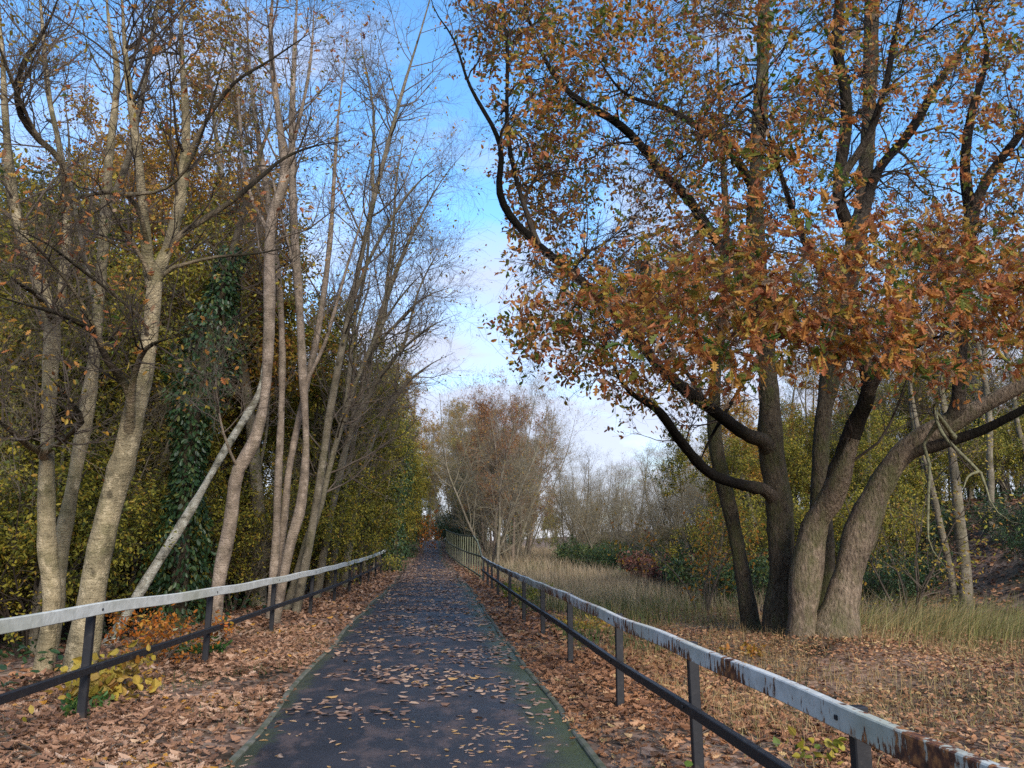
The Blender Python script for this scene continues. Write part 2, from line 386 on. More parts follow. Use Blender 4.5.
def paint_mat(name, rust, paint=(.46, .475, .46), algae=.2):
    m, t, N = nt(name); L = t.links.new
    v = mapped(N, L, (1, 1, 1))
    at = N('ShaderNodeAttribute', _attribute_name='tint')          # height on the rail, 0 bottom .. 1 top
    n1 = N('ShaderNodeTexNoise', Scale=1., Detail=7., Roughness=.62); L(mapped(N, L, (24, 24, 8)), n1.inputs['Vector'])
    n0 = N('ShaderNodeTexNoise', Scale=1.1, Detail=3.); L(v, n0.inputs['Vector'])
    a1 = N('ShaderNodeMath', _operation='MULTIPLY_ADD'); L(at.outputs['Fac'], a1.inputs[0]); a1.inputs[1].default_value = -.11; L(n1.outputs['Fac'], a1.inputs[2])
    a2 = N('ShaderNodeMath', _operation='MULTIPLY_ADD'); L(n0.outputs['Fac'], a2.inputs[0]); a2.inputs[1].default_value = .8; L(a1.outputs[0], a2.inputs[2])
    th = .965-rust*.16
    n2 = N('ShaderNodeTexNoise', Scale=9., Detail=5.); L(v, n2.inputs['Vector'])
    pr_ = ramp(N, [(.3, tuple(.72*a for a in paint)), (.65, paint)]); L(n2.outputs['Fac'], pr_.inputs[0])
    n6 = N('ShaderNodeTexNoise', Scale=.9, Detail=4.); L(v, n6.inputs['Vector'])
    r6 = ramp(N, [(.45, g(0)), (.7, g(algae*2))]); L(n6.outputs['Fac'], r6.inputs[0])
    pc = mix(N, L, r6.outputs[0], pr_.outputs[0], (.22, .22, .11))
    st = ramp(N, [(th-.055, g(0)), (th, g(.8))]); L(a2.outputs[0], st.inputs[0])
    c = mix(N, L, st.outputs[0], pc, (.26, .125, .06))
    n3 = N('ShaderNodeTexNoise', Scale=24., Detail=5.); L(v, n3.inputs['Vector'])
    rc = ramp(N, [(.32, (.03, .016, .012)), (.48, (.11, .04, .02)), (.64, (.32, .125, .04))]); L(n3.outputs['Fac'], rc.inputs[0])
    f = ramp(N, [(th, g(0)), (th+.012, g(1))]); L(a2.outputs[0], f.inputs[0])
    c = mix(N, L, f.outputs[0], c, rc.outputs[0])
    inv = N('ShaderNodeMath', _operation='MULTIPLY_ADD'); L(f.outputs[0], inv.inputs[0]); inv.inputs[1].default_value = -1.; L(n3.outputs['Fac'], inv.inputs[2])
    finish(t, N, L, c, .6, inv.outputs[0], .003, .3); return m

def black_mat():
    m, t, N = nt('weathered_black_paint'); L = t.links.new
    v = mapped(N, L, (1, 1, 1))
    n1 = N('ShaderNodeTexNoise', Scale=12., Detail=6., Roughness=.7); L(v, n1.inputs['Vector'])
    r1 = ramp(N, [(.3, (.010, .010, .012)), (.57, (.015, .014, .015)), (.7, (.036, .032, .029)), (.8, (.10, .06, .04))]); L(n1.outputs['Fac'], r1.inputs[0])
    at = N('ShaderNodeAttribute', _attribute_name='tint')
    n2 = N('ShaderNodeTexNoise', Scale=6., Detail=5.); L(v, n2.inputs['Vector'])
    ad = N('ShaderNodeMath', _operation='MULTIPLY_ADD'); L(n2.outputs['Fac'], ad.inputs[0]); ad.inputs[1].default_value = .5; L(at.outputs['Fac'], ad.inputs[2])
    r2 = ramp(N, [(.45, g(1)), (.62, g(0))]); L(ad.outputs[0], r2.inputs[0])
    c = mix(N, L, r2.outputs[0], r1.outputs[0], (.105, .075, .055))
    finish(t, N, L, c, .55, n1.outputs['Fac'], .002, .35); return m
M['ground'] = ground_mat(); M['path'] = path_mat(); M['black'] = black_mat()
M['rail_left'] = paint_mat('grey_white_paint', -.6, (.60, .585, .52), .25); M['rail_right'] = paint_mat('rusty_white_paint', .4, (.56, .54, .485), .25)
M['rail_moss'] = paint_mat('mossy_paint', -.6, (.11, .115, .07), .3)
M['kerb'] = plain('mossy_concrete', (.05, .06, .028), (.16, .145, .115), 7)
# ------------------------------------------------------------------ setting
def axis_pts(segs):
    return np.concatenate([np.arange(a, b, s) for a, b, s in segs]+[[segs[-1][1]]])
gx = axis_pts([(-400, -60, 40), (-60, -20, 4), (-20, -4, .5), (-4, 4, .12), (4, 20, .4), (20, 60, 3), (60, 400, 40)])
gy = axis_pts([(-60, -8, 8), (-8, 30, .3), (30, 120, 1.5), (120, 700, 40)])
X, Yg = np.meshgrid(gx, gy); Z = Hh(X, Yg)
inpath = (X > pathL(Yg)-.02) & (X < pathR(Yg)+.02); Z = Z-.06*inpath
i = np.arange(X.size).reshape(X.shape)
Q = np.stack([i[:-1, :-1], i[:-1, 1:], i[1:, 1:], i[1:, :-1]], -1).reshape(-1, 4)
tag(mk('ground', np.stack([X, Yg, Z], -1).reshape(-1, 3), Q, M['ground'], smooth=True), kind='structure')
py_ = axis_pts([(-10, 40, .3), (40, 165, 1.5)]); us = np.linspace(0, 1, 13)
PX = pathL(py_)[:, None]*(1-us)+pathR(py_)[:, None]*us
PZ = np.repeat(Hh(0*py_, py_)[:, None], 13, 1)+.012+.03*(1-(2*us-1)**2)
V = np.stack([PX, np.repeat(py_[:, None], 13, 1), PZ], -1).reshape(-1, 3)
i = np.arange(len(V)).reshape(len(py_), 13)
Q = np.stack([i[:-1, :-1], i[:-1, 1:], i[1:, 1:], i[1:, :-1]], -1).reshape(-1, 4)
tag(mk('tarmac_path', V, Q, M['path'], tint=np.tile(us, len(py_)), smooth=True), kind='structure')
for e, s in ((pathL, -1), (pathR, 1)):
    b = MB(); x0 = e(py_); zz = Hh(0*py_, py_)
    prof = [(0, -.1), (0, .022), (.012, .032), (.05, .032), (.062, .022), (.062, -.1)]
    jz = .006*np.sin(py_*2.3)+.004*np.sin(py_*5.1)
    V = np.stack([np.stack([x0+s*a, py_, zz+c+jz], -1) for a, c in prof], 1).reshape(-1, 3)
    i = np.arange(len(V)).reshape(len(py_), 6)
    Q = np.stack([i[:-1, :-1], i[1:, :-1], i[1:, 1:], i[:-1, 1:]], -1).reshape(-1, 4)
    tag(mk('path_edging', V, Q, M['kerb']), kind='structure')
# ------------------------------------------------------------------ fences
def sweep(pts, w, h, bev=.006, tw=None):
    """box-section rail swept along pts (top centre line), tint = height on the section"""
    pts = np.asarray(pts, float); T = nrm(np.gradient(pts, axis=0)); s = nrm(np.cross(T, [0, 0, 1.]))
    prof = [(-w/2, -bev), (-w/2+bev, 0), (w/2-bev, 0), (w/2, -bev), (w/2, -h+bev), (w/2-bev, -h), (-w/2+bev, -h), (-w/2, -h+bev)]
    V = np.stack([pts+s*a+np.array([0, 0, c]) for a, c in prof], 1)
    t = np.tile([(c+h)/h for a, c in prof], len(pts))
    i = np.arange(V.shape[0]*8).reshape(-1, 8); j = np.roll(i, -1, 1)
    Q = np.stack([i[:-1], i[1:], j[1:], j[:-1]], -1).reshape(-1, 4)
    caps = np.stack([i[0], i[-1][::-1]])
    return V.reshape(-1, 3), Q, caps, t

def fence(label, posts, tops, side, rail_mat, low=.46, w=.055, h=.112, pw=.075):
    """posts [(x,y)], tops: rail top heights above ground"""
    posts = np.array(posts); r = thing('railing', label, 'fence', (posts[1][0], posts[1][1], Hh(*posts[1])))
    org = np.array(r.location); gz = Hh(posts[:, 0], posts[:, 1])
    off = -side*(pw/2+w/2+.002)                          # rails bolted to the path side of the posts
    ctrl = np.stack([posts[:, 0]+off, posts[:, 1], gz+np.array(tops)], -1)
    pts = spline(ctrl, len(posts)*14)
    pts[:, 2] += .006*np.sin(np.arange(len(pts))*.5)
    V, Q, cp, t = sweep(pts, w, h); mk('top_rail', V, [Q, cp], rail_mat, r, t, origin=org)
    ctrl2 = ctrl.copy(); ctrl2[:, 2] = gz+low+.03; ctrl2[:, 0] += side*.004
    p2 = spline(ctrl2, len(posts)*14); V, Q, cp, t = sweep(p2, .05, .07, .005); mk('lower_rail', V, [Q, cp], M['black'], r, .5+.5*t, origin=org)
    for (x, y), z, tp in zip(posts, gz, tops):
        b = MB(); tl = rng.normal(0, .012, 2); hh = tp-.012+.5
        ax = np.array([[1, 0, 0], [0, 1, 0], [tl[0], tl[1], 1]])
        b.box((x, y, z-.5+hh/2), (pw, pw*.8, hh), ax, .006)
        b.T[-1] = np.clip((b.V[-1][:, 2]-z)/tp*1.0, 0, 1)
        o = b.build('post', M['black'], r, origin=org, tint=True)
        if y < 20:
            for zz in (tp-.06, low):
                b = MB().box((x-side*(pw/2+.001)-side*(w+.004), y, z+zz), (.012, .022, .022), bev=.003)
                b.T = [np.full(len(v), .6) for v in b.V]; b.build('bolt', M['black'], o, origin=org, tint=True)
    return r
fence('long grey-white painted railing with black posts beside the leaf-strewn verge below the alder trunks',
      [(-3.55, 2.1), (-3.4, 5.0), (-3.22, 8.0), (-3.0, 11.2), (-2.84, 14.7), (-2.66, 18), (-2.55, 21.3), (-2.5, 24.5), (-2.47, 27.8), (-2.45, 31), (-2.44, 34.5), (-2.44, 38), (-2.44, 42)],
      [1.06, 1.06, 1.05, 1.0, .97, .98, .99, 1.0, 1.0, 1.02, 1.04, 1.08, 1.15], -1, M['rail_left'])
fence('long white railing blistered with rust, with black posts, between the path and the oak',
      [(1.95, -.6), (1.93, 1.5), (1.92, 3.55), (1.9, 5.75), (1.88, 8.0), (1.87, 10.8), (1.86, 13.4), (1.86, 16.2), (1.87, 19.3), (1.88, 22.9), (1.9, 25.5), (1.93, 28), (1.95, 30.6)],
      [.92, .92, .92, .92, .92, .92, .92, .92, .92, .92, .93, .95, .98], 1, M['rail_right'])

def parapet(label, x0, x1, y0, y1, tall, side, step):
    r = thing('bridge_railing', label, 'railing', (x0, y0, Hh(x0, y0))); org = np.array(r.location)
    ys = np.linspace(y0, y1, 14); gz = Hh(0*ys, ys); xs = x0+(x1-x0)*sst((ys-y0)/(y1-y0))
    ramp_ = np.clip((ys-y0)/4, 0, 1)
    for nm, hgt, hs in (('top_rail', None, .09), ('middle_rail', .98, .08), ('bottom_rail', .2, .07)):
        z = gz+(1.0+(tall-1.0)*ramp_ if hgt is None else hgt)
        V, Q, cp, t = sweep(np.stack([xs-side*.06, ys, z], -1), .05, hs); mk(nm, V, [Q, cp], M['rail_moss'], r, t, origin=org)
    for y in np.arange(y0+.3, y1, step):
        x = float(np.interp(y, ys, xs)); z = float(Hh(0, y)); k = min((y-y0)/4, 1); tp = 1.0+(tall-1.0)*k-.08
        b = MB().box((x, y, z+tp/2), (.05, .05, tp), bev=.004); b.T[-1] = np.full(len(b.V[-1]), .8); b.build('bar', M['rail_moss'], r, origin=org, tint=True)
parapet('tall mossy bridge railing of upright bars at the far end of the rusty railing', 1.97, 1.05, 31.2, 66, 1.8, 1, 1.6)
parapet('bridge railing half buried in ivy at the far end of the grey railing', -2.46, -1.9, 42.6, 62, 1.7, -1, 2.2)
# ------------------------------------------------------------------ litter, leaves on the path, grass
def inframe(x, y, z=0, m=260):
    px, py, d = proj(np.stack([x, y, z+0*x], -1)); return (d > .5) & (px > -m) & (px < 1024+m) & (py < 768+m*2)

def scatter(n, x0, x1, y0, y1, dens=None, pw=1.0):
    y = y0+(y1-y0)*rng.uniform(0, 1, n)**pw; x = rng.uniform(x0, x1, n)
    k = inframe(x, y)
    if dens is not None: k &= rng.uniform(0, 1, n) < dens(x, y)
    return x[k], y[k]

def clump(x, y, s=1.3, o=0.):
    return .5+.25*(np.sin(x*s+1.7*np.sin(y*s*.6+o))+np.sin(y*s*1.2+1.3*np.sin(x*s*.8+o)))

def flat_leaves(x, y, z, size, shape, tone, tilt=.35, lift=.012, fold=.25, curl=.35):
    n = len(x); a = rng.uniform(0, 2*math.pi, n); d = np.stack([np.cos(a), np.sin(a), rng.normal(0, tilt*.6, n)], -1)
    nn = nrm(np.stack([rng.normal(0, tilt, n), rng.normal(0, tilt, n), np.ones(n)], -1))
    V, Q, k = leaves(np.stack([x, y, z+rng.uniform(.3, 1.6, n)*lift], -1), d, nn, rng.uniform(*size, n), shape, fold, curl)
    return V, Q, np.repeat(np.clip(rng.normal(*tone, n)+.3*(clump(x, y, 1.9, 3)-.5)+.2*(clump(x, y, 4.5, 1)-.5), 0, 1), k)

def litter(name, mat, sets, kind='stuff', tilt=.5):
    b = MB()
    for x, y, size, shape, tone, lift in sets:
        V, Q, t = flat_leaves(x, y, Hh(x, y), size, shape, tone, tilt, lift, .35, .55); b.add(V, Q, t)
    return tag(b.build(name, mat, tint=True), kind=kind)
dl = lambda x, y: np.clip((pathL(y)-.02+rng.normal(0, .05, len(x))-x)/.12, 0, 1)*np.where(x > -3.6, 1, .55)*(.22+.78*sst((clump(x, y, 1.5)-.2)/.22))
dr_ = lambda x, y: np.clip((x-pathR(y)-.03+rng.normal(0, .04, len(x)))/.1, 0, 1)*(.38+.62*sst((clump(x, y, 1.6, 2)-.2)/.22))
a1 = scatter(26000, -5.2, -1.3, 4.2, 15, dl, 1.3); a2 = scatter(15000, -5, -1.2, 15, 45, dl, 1.4)
litter('leaf_litter', M['litter'], [(*a1, (.045, .115), OAK, (.52, .2), .024), (*a2, (.08, .14), HEX, (.5, .2), .03)])
a1 = scatter(17000, 1.15, 4.2, 3.0, 13, dr_, 1.2); a2 = scatter(10000, 1.15, 3.8, 13, 45, dr_, 1.4)
a3 = scatter(40000, 3.2, 13, 4.5, 19, lambda x, y: .4+.6*(clump(x, y, .9, 1) > .3), 1.)
litter('leaf_litter', M['litter_rust'], [(*a1, (.045, .115), OAK, (.5, .2), .024), (*a2, (.08, .14), HEX, (.5, .2), .03), (*a3, (.045, .085), HEX, (.6, .22), .05)])
a4 = scatter(16000, 11, 30, 14, 40, lambda x, y: x > 10.4+.13*y); a5 = scatter(14000, -26, -4.6, 8, 40, None)
litter('leaf_litter', M['litter_rust'], [(*a4, (.1, .18), HEX, (.35, .2), .04), (*a5, (.1, .17), HEX, (.3, .2), .04)])
# leaves on the tarmac: the largest 300 in view one by one, the rest as stuff
protos = []
for k in range(8):
    V, Q, t = flat_leaves(np.zeros(1), np.zeros(1), np.zeros(1), (1, 1), OAK, (.3+.09*k, .05), tilt=.06, lift=.03, fold=.15, curl=.18)
    V = V-V.mean(0); V[:, 2] -= V[:, 2].min()
    protos.append(mk('fallen_leaf', V, Q, M['path_leaf'], tint=t))
pz = lambda x, y: Hh(0*x, y)+.012+.03*(1-(2*(x-pathL(y))/(pathR(y)-pathL(y))-1)**2)
dn = lambda x, y: (sst((clump(x, y, 2.3, .4)-.35)/.3)*.75+.1+.25*(clump(x, y, 5, 2) > .7))*np.clip(1-.35*np.exp(-((x+1.2)/.3)**2), 0, 1)
x, y = scatter(13000, -1.4, 1.15, 4.6, 42, dn, .85)
d = proj(np.stack([x, y, 0*x], -1))[2]; od = np.argsort(d); n_ind = 295; near = od[:n_ind]; far = od[n_ind:]
zz = pz(x, y)
for q, k in enumerate(near):
    s = protos[q % 8]; o = s if q < 8 else s.copy()
    if q >= 8: C.objects.link(o)
    o.location = (x[k], y[k], zz[k]+.001); o.rotation_euler = (0, 0, rng.uniform(0, 6.28)); sc = rng.uniform(.035, .09); o.scale = (sc, sc*rng.uniform(.8, 1.15), sc)
    tag(o, 'brown lobed oak leaf lying flat on the dark tarmac', 'leaf', 'fallen leaves lying on the tarmac path')
V, Q, t = flat_leaves(x[far], y[far], zz[far], (.07, .13), HEX, (.5, .25), tilt=.12, lift=.004)
b = MB().add(V, Q, t)
xf, yf = scatter(7000, -1.8, 1.5, 30, 75, lambda x, y: .25+.6*(np.abs(x+.15) > .75)); V, Q, t = flat_leaves(xf, yf, Hh(0*xf, yf)+.045, (.1, .17), HEX, (.4, .25), tilt=.15, lift=.004); b.add(V, Q, t)
tag(b.build('leaf_scatter', M['path_leaf'], tint=True), kind='stuff')

n = 420                                              # small sticks lying in the litter
x, y = scatter(n*6, -5, 9, 4.2, 16, lambda x, y: ((x < pathL(y)-.1) | (x > pathR(y)+.1))*(clump(x, y, 1.7, 5) > .5)); a = rng.uniform(0, 6.28, len(x)); ln = rng.uniform(.12, .55, len(x)); K = 6
P = np.stack([x, y, Hh(x, y)+.03], -1)[:, None]+np.linspace(-.5, .5, K)[None, :, None]*(ln[:, None]*np.stack([np.cos(a), np.sin(a), rng.normal(0, .08, len(x))], -1))[:, None]; P[:, 1:-1] += rng.normal(0, .012, (len(x), K-2, 3))
V, Q = tubes(P, (rng.uniform(.003, .007, len(x)))[:, None]*np.linspace(1, .5, K), 5)
tag(mk('fallen_twig_litter', V, Q, M['twig']), kind='stuff')

def blades(x, y, z, hgt, wid, lean=.35, dirn=None, K=4, tone=(.5, .22)):
    n = len(x); a = rng.uniform(0, 2*math.pi, n); h = rng.uniform(*hgt, n); l = np.abs(rng.normal(0, lean, n))*h
    D = np.stack([np.cos(a), np.sin(a), 0*a], -1)
    if dirn is not None: D = nrm(D*.6+np.asarray(dirn))
    b_ = rng.uniform(0, 2*math.pi, n); S = np.stack([np.cos(b_), np.sin(b_), 0*b_], -1)
    t = np.linspace(0, 1, K); w = rng.uniform(*wid, n)
    cen = np.stack([x, y, z], -1)[:, None]+D[:, None]*(l[:, None]*t**2)[..., None]+np.array([0, 0, 1.])*(h[:, None]*(t-.25*(l/h)[:, None]*t**2))[..., None]
    ww = (w[:, None]*(1-.9*t))[..., None]*.5*S[:, None]
    V = np.stack([cen-ww, cen+ww], 2).reshape(-1, 3); i = np.arange(n*K*2).reshape(n, K, 2)
    Q = np.stack([i[:, :-1, 0], i[:, :-1, 1], i[:, 1:, 1], i[:, 1:, 0]], -1).reshape(-1, 4)
    tn = np.clip(rng.normal(*tone, n)+.15*(clump(x, y, .5)-.5)*2, 0, 1)
    return V, Q, np.repeat(tn, K*2)
field = lambda x, y: (x < 9.5+.13*y)*(.35+.65*clump(x, y, .8))*np.clip((x-2.6-.0*y)/1.2, 0, 1)*np.clip((y-17-.0*x)/4, 0, 1)
b = MB()
x, y = scatter(52000, 2.5, 14, 16, 38, field, 1.2); b.add(*blades(x, y, Hh(x, y), (.2, .72), (.006, .018), .6))
x, y = scatter(42000, 2.5, 24, 36, 100, field, 1.2); b.add(*blades(x, y, Hh(x, y), (.3, .9), (.015, .045), .5, K=3))
x, y = scatter(3500, 3, 22, 18, 80, lambda x, y: (x < 9.5+.13*y)*(clump(x, y, .55, 2.2) > .6)); b.add(*blades(x, y, Hh(x, y), (.8, 1.3), (.006, .02), .45, tone=(.25, .2)))
tag(b.build('dry_grass', M['dry_grass'], tint=True), kind='stuff')
b = MB()
tus = lambda x, y: np.exp(-(((x-10.2)/2.2)**2+((y-14.6-.25*(x-10))/1.6)**2))
x, y = scatter(26000, 6.8, 15, 11, 19, tus); b.add(*blades(x, y, Hh(x, y), (.35, .9), (.006, .014), 1.2, (.7, -.4, 0), tone=(.55, .28)))
x, y = scatter(8000, 3, 9, 15.5, 26, lambda x, y: .5*(clump(x, y, .7, 3) > .5)); b.add(*blades(x, y, Hh(x, y), (.25, .6), (.008, .016), .5, tone=(.45, .25)))
x, y = scatter(42000, 2.5, 13, 4, 19, lambda x, y: .15+.8*(clump(x, y, 1.4, 4) > .4)); b.add(*blades(x, y, Hh(x, y), (.06, .3), (.004, .009), 1.1, tone=(.9, .2), K=3))
tag(b.build('tussock_grass', M['tussock'], tint=True), kind='stuff')
b = MB()
x, y = scatter(14000, 2.4, 11, 4, 16, lambda x, y: .35*(clump(x, y, 1.0, 5) > .55)); b.add(*blades(x, y, Hh(x, y), (.06, .22), (.004, .008), .7, tone=(.55, .3), K=3))
x, y = scatter(9000, -4.6, -1.6, 4.6, 16, lambda x, y: .8*(clump(x, y, 2.2, 1.1) > .7)); b.add(*blades(x, y, Hh(x, y), (.04, .13), (.004, .009), .6, tone=(.3, .25), K=3))
x, y = scatter(7000, 2.1, 4.2, 12, 30, lambda x, y: .7*(clump(x, y, .8, .3) > .5)); b.add(*blades(x, y, Hh(x, y), (.08, .3), (.01, .03), .6, tone=(.5, .3), K=3))
x, y = scatter(40000, 3, 20, 16, 70, lambda x, y: (x < 9.5+.13*y)*(clump(x, y, .5, 4) > .45)*.95); b.add(*blades(x, y, Hh(x, y), (.15, .55), (.01, .035), .6, tone=(.55, .3), K=3))
tag(b.build('green_grass', M['green_grass'], tint=True), kind='stuff')
b = MB()                                            # ivy and low bramble carpet in the wood and on the bank
x, y = scatter(16000, -24, -3.9, 9, 42, lambda x, y: .25+.75*(clump(x, y, .8, 2) > .45))
V, Q, t = flat_leaves(x, y, Hh(x, y)+rng.uniform(0, .35, len(x)), (.06, .14), HEX, (.4, .25), .7, .05); b.add(V, Q, t)
x, y = scatter(15000, 8, 26, 16, 36, lambda x, y: (clump(x, y, .7, 1) > .5)*(x > 8.6+.13*y))
V, Q, t = flat_leaves(x, y, Hh(x, y)+rng.uniform(0, .4, len(x)), (.08, .16), HEX, (.45, .25), .7, .05); b.add(V, Q, t)
tag(b.build('ivy_carpet', M['dark_leaf'], tint=True), kind='stuff')
# ------------------------------------------------------------------ hero trees
WK = .77
def px_path(pts, wpx, n=None, extra=0):
    """pts [(px,py,Y)], wpx (start, end) or list: width in pixels at each point -> world polyline and radii"""
    P = np.array([W(*p) for p in pts]); dp = proj(P)[2]
    w = np.interp(np.linspace(0, 1, len(pts)), np.linspace(0, 1, len(wpx)), wpx)*WK; r = w/2/F*dp
    L = np.linalg.norm(np.diff(P, axis=0), axis=1).sum(); n = n or int(np.clip(L/.18, 8, 60))
    S = spline(P, n); d = np.r_[0, np.cumsum(np.linalg.norm(np.diff(P, axis=0), axis=1))]
    q = np.linspace(0, d[-1], n); R = np.interp(q, d, r)
    R = R*np.clip((d[-1]-q)/(.35*d[-1]), .12, 1)**.8 if w[-1] < 6.5 else R
    return S, R

def ground_start(S, R, flare=1.35, depth=.35):
    """carry a trunk down into the ground and flare its foot"""
    gz = float(Hh(S[0, 0], S[0, 1])); z = S[0, 2]
    dirn = nrm((S[0]-S[2])[None])[0]; dirn[2] = min(dirn[2], -.6); k = (z-gz+depth)/-dirn[2]
    if k > 0:
        m = max(3, int(k/.15)); t = np.linspace(1, 0, m+1)[:-1]
        S = np.vstack([S[0]+dirn*k*t[:, None], S]); R = np.r_[np.full(m, R[0]), R]
    hgt = S[:, 2]-gz; return S, R*(1+(flare-1)*np.exp(-np.maximum(hgt, 0)/.28))

def hero_tree(name, label, trunks, limbs, bark, limbbark, twigbark, base_flare=1.16, g1=(14, (1.2, 2.8)), g2=(7, (.5, 1.2)), g3=(6, (.2, .55)), t0=.35, leafspec=None, tips=None, group=None, keep=None, extra_leaf=None, trop=.12, g1bias=None, limbs_k=None, ang=(35, 65)):
    tmat = [q[3] if len(q) > 3 else bark for q in trunks]
    trunks = [ground_start(*px_path(*t[:2]), base_flare) if t[2] else px_path(*t[:2]) for t in [(*q, True)[:3] if len(q) == 2 else q for q in trunks]]
    org = trunks[0][0][0].copy(); org[2] = float(Hh(org[0], org[1]))
    r = thing(name, label, 'tree', org, group)
    tr = []
    for (S, R), tm in zip(trunks, tmat):
        R = R*(1+.10*np.convolve(rng.standard_normal(len(R)+6), np.ones(4)/2, 'same')[3:-3])
        V, Q = tubes(S[None], R[None], 14, .02)
        tr.append(mk('trunk', V, Q, M[tm], r, smooth=True, origin=org))
    lp = []; K0 = np.concatenate([a for a, _ in trunks])
    for l in limbs:
        S, R = px_path(*l[:2]); d = np.linalg.norm(K0-S[0]+np.array([0, 0, 2.2*R[0]]), axis=1); k = d.argmin()
        if .02 < d[k] < .9:
            n = len(S); S = spline(np.vstack([K0[k], S[1:]]), n+2); R = np.interp(np.linspace(0, 1, n+2), np.linspace(0, 1, n), R)
        kn = spline(rng.standard_normal((max(3, len(S)//5), 3)), len(S))*np.minimum(np.arange(len(S))/4, 1)[:, None]*np.minimum(.055, R.mean()*.9); S = S+kn
        al = np.r_[0, np.cumsum(np.linalg.norm(np.diff(S, axis=0), axis=1))]; R = R*(1+(.55 if len(l) < 4 else l[3])*np.exp(-al/(2.2*R[0])))*(1+.05*rng.standard_normal(len(R)))
        lp.append((S, R)); K0 = np.vstack([K0, S])
    for (S, R), l in zip(lp, limbs):
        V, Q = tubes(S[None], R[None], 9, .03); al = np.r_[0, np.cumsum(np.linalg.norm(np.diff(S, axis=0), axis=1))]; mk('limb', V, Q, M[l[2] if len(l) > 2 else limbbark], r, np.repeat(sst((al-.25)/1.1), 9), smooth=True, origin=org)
    def res(S, R, K=24):
        q = np.linspace(0, len(S)-1, K); i = np.minimum(q.astype(int), len(S)-2); f = (q-i)
        return S[i]*(1-f[:, None])+S[i+1]*f[:, None], R[i]*(1-f)+R[i+1]*f
    sk = [res(S, R) for S, R in trunks]+[res(S, R) for S, R in lp]
    SP = np.stack([a for a, _ in sk]); SR = np.stack([c for _, c in sk]); nT = len(trunks)
    b = MB(); tw = []
    lv1 = []
    if g1[0]:
        p, q = grow(SP[:nT], SR[:nT], g1[0], g1[1], ang, 9, t0, 1, trop, .14, .45, .009, .004, g1bias); lv1.append((p, q))
    if lp:
        p, q = grow(SP[nT:], SR[nT:], limbs_k or max(g1[0]//2, 4), tuple(.55*a for a in g1[1]), ang, 9, .2, 1, trop, .16, .6, .009, .004); lv1.append((p, q))
    if tips is not None:
        K0, R0, T0 = flat([SP[:nT, 9:], SP[nT:]], [SR[:nT, 9:], SR[nT:]])
        d = np.linalg.norm(tips[:, None, :]-K0[None, ::3], axis=-1).min(1); o = np.argsort(d); parts = np.array_split(tips[o], 3)
        for tp in parts:
            p, q = reach(K0, R0, T0, tp, 9, rl=.0125, rmin=.006); lv1.append((p, q)); k, rr, tt = flat([p[:, 3:]], [q[:, 3:]])
            K0, R0, T0 = np.vstack([K0, k]), np.r_[R0, rr], np.vstack([T0, tt])
    lv2, lv3 = [], []
    for p, q in lv1:
        if keep is not None: k = keep(p[:, -1]) & keep(p[:, len(p[0])*2//3]); p, q = p[k], q[k]
        b.add(*tubes(p, q, 5)); p2, q2 = grow(p, q, g2[0], g2[1], (30, 65), 6, .25, 1, trop*.7, .16, .7, .008, .0025); lv2.append((p2, q2))
    for p, q in lv2:
        if keep is not None: k = keep(p[:, -1]); p, q = p[k], q[k]
        b.add(*tubes(p, q, 4)); p3, q3 = grow(p, q, g3[0], g3[1], (25, 60), 4, .2, 1, trop*.5, .2, .8, .006, .0022); lv3.append((p3, q3))
    for p, q in lv3:
        if keep is not None: k = keep(p[:, -1]); p, q = p[k], q[k]
        b.add(*tubes(p, q, 3)); tw.append(p)
    cr = b.build('crown', M[twigbark], r, origin=org)
    if leafspec:
        TW = np.concatenate(tw); TW2 = None
        for nm, sel, kw in leafspec(TW, TW2): leaf_mesh(nm, parent=cr, P=sel, origin=org, **kw)
    return r
def some(P, f): return P[rng.uniform(0, 1, len(P)) < f]
sparse = lambda mat, f, n, size, shape=HEX, tone=(.5, .25): (lambda a, c: [('foliage', some(a, f), dict(mat=M[mat], n=n, size=size, shape=shape, tone=tone))])

# --- alders and other trunks behind the grey railing
hero_tree('alder_tree', 'upright olive-grey trunk with round knots, leftmost of the trunks behind the railing, forking above',
    [([(44, 660, 10.9), (52, 600, 10.9), (47, 540, 10.9), (47, 456, 10.9), (50, 380, 10.9), (51, 320, 10.9), (32, 262, 10.9), (14, 205, 10.9), (6, 125, 10.8), (2, 50, 10.7), (-6, -60, 10.6)], (24, 22, 20, 19, 18, 16, 13, 12, 9, 6)),
     ([(52, 335, 10.9), (62, 290, 10.9), (67, 215, 11), (60, 150, 11.1), (48, 90, 11.2), (40, 0, 11.3), (30, -70, 11.4)], (13, 10, 8, 6, 3), False)],
    [([(46, 452, 10.8), (28, 448, 10.4), (8, 432, 9.9), (-20, 410, 9.5)], (10, 6)),
     ([(48, 452, 10.8), (70, 432, 10.3), (81, 418, 10.1), (62, 392, 9.8), (44, 370, 9.6)], (8, 4)),
     ([(52, 318, 10.8), (36, 296, 10.2), (16, 284, 9.6), (0, 270, 9.2)], (9, 4)),
     ([(67, 190, 10.9), (62, 160, 10.6), (36, 136, 10.3), (20, 110, 10), (22, 70, 9.8), (48, 22, 9.6), (66, -30, 9.4)], (10, 8, 7, 4)),
     ([(36, 136, 10.3), (8, 72, 9.6), (-10, 20, 9.2)], (5, 3))],
    'bark_alder', 'bark_alderlimb', 'twig', g1=(26, (1., 2.6)), g2=(7, (.5, 1.1)), g3=(5, (.2, .5)), t0=.42,
    leafspec=sparse('gold_leaf', .12, 2, (.05, .09)))
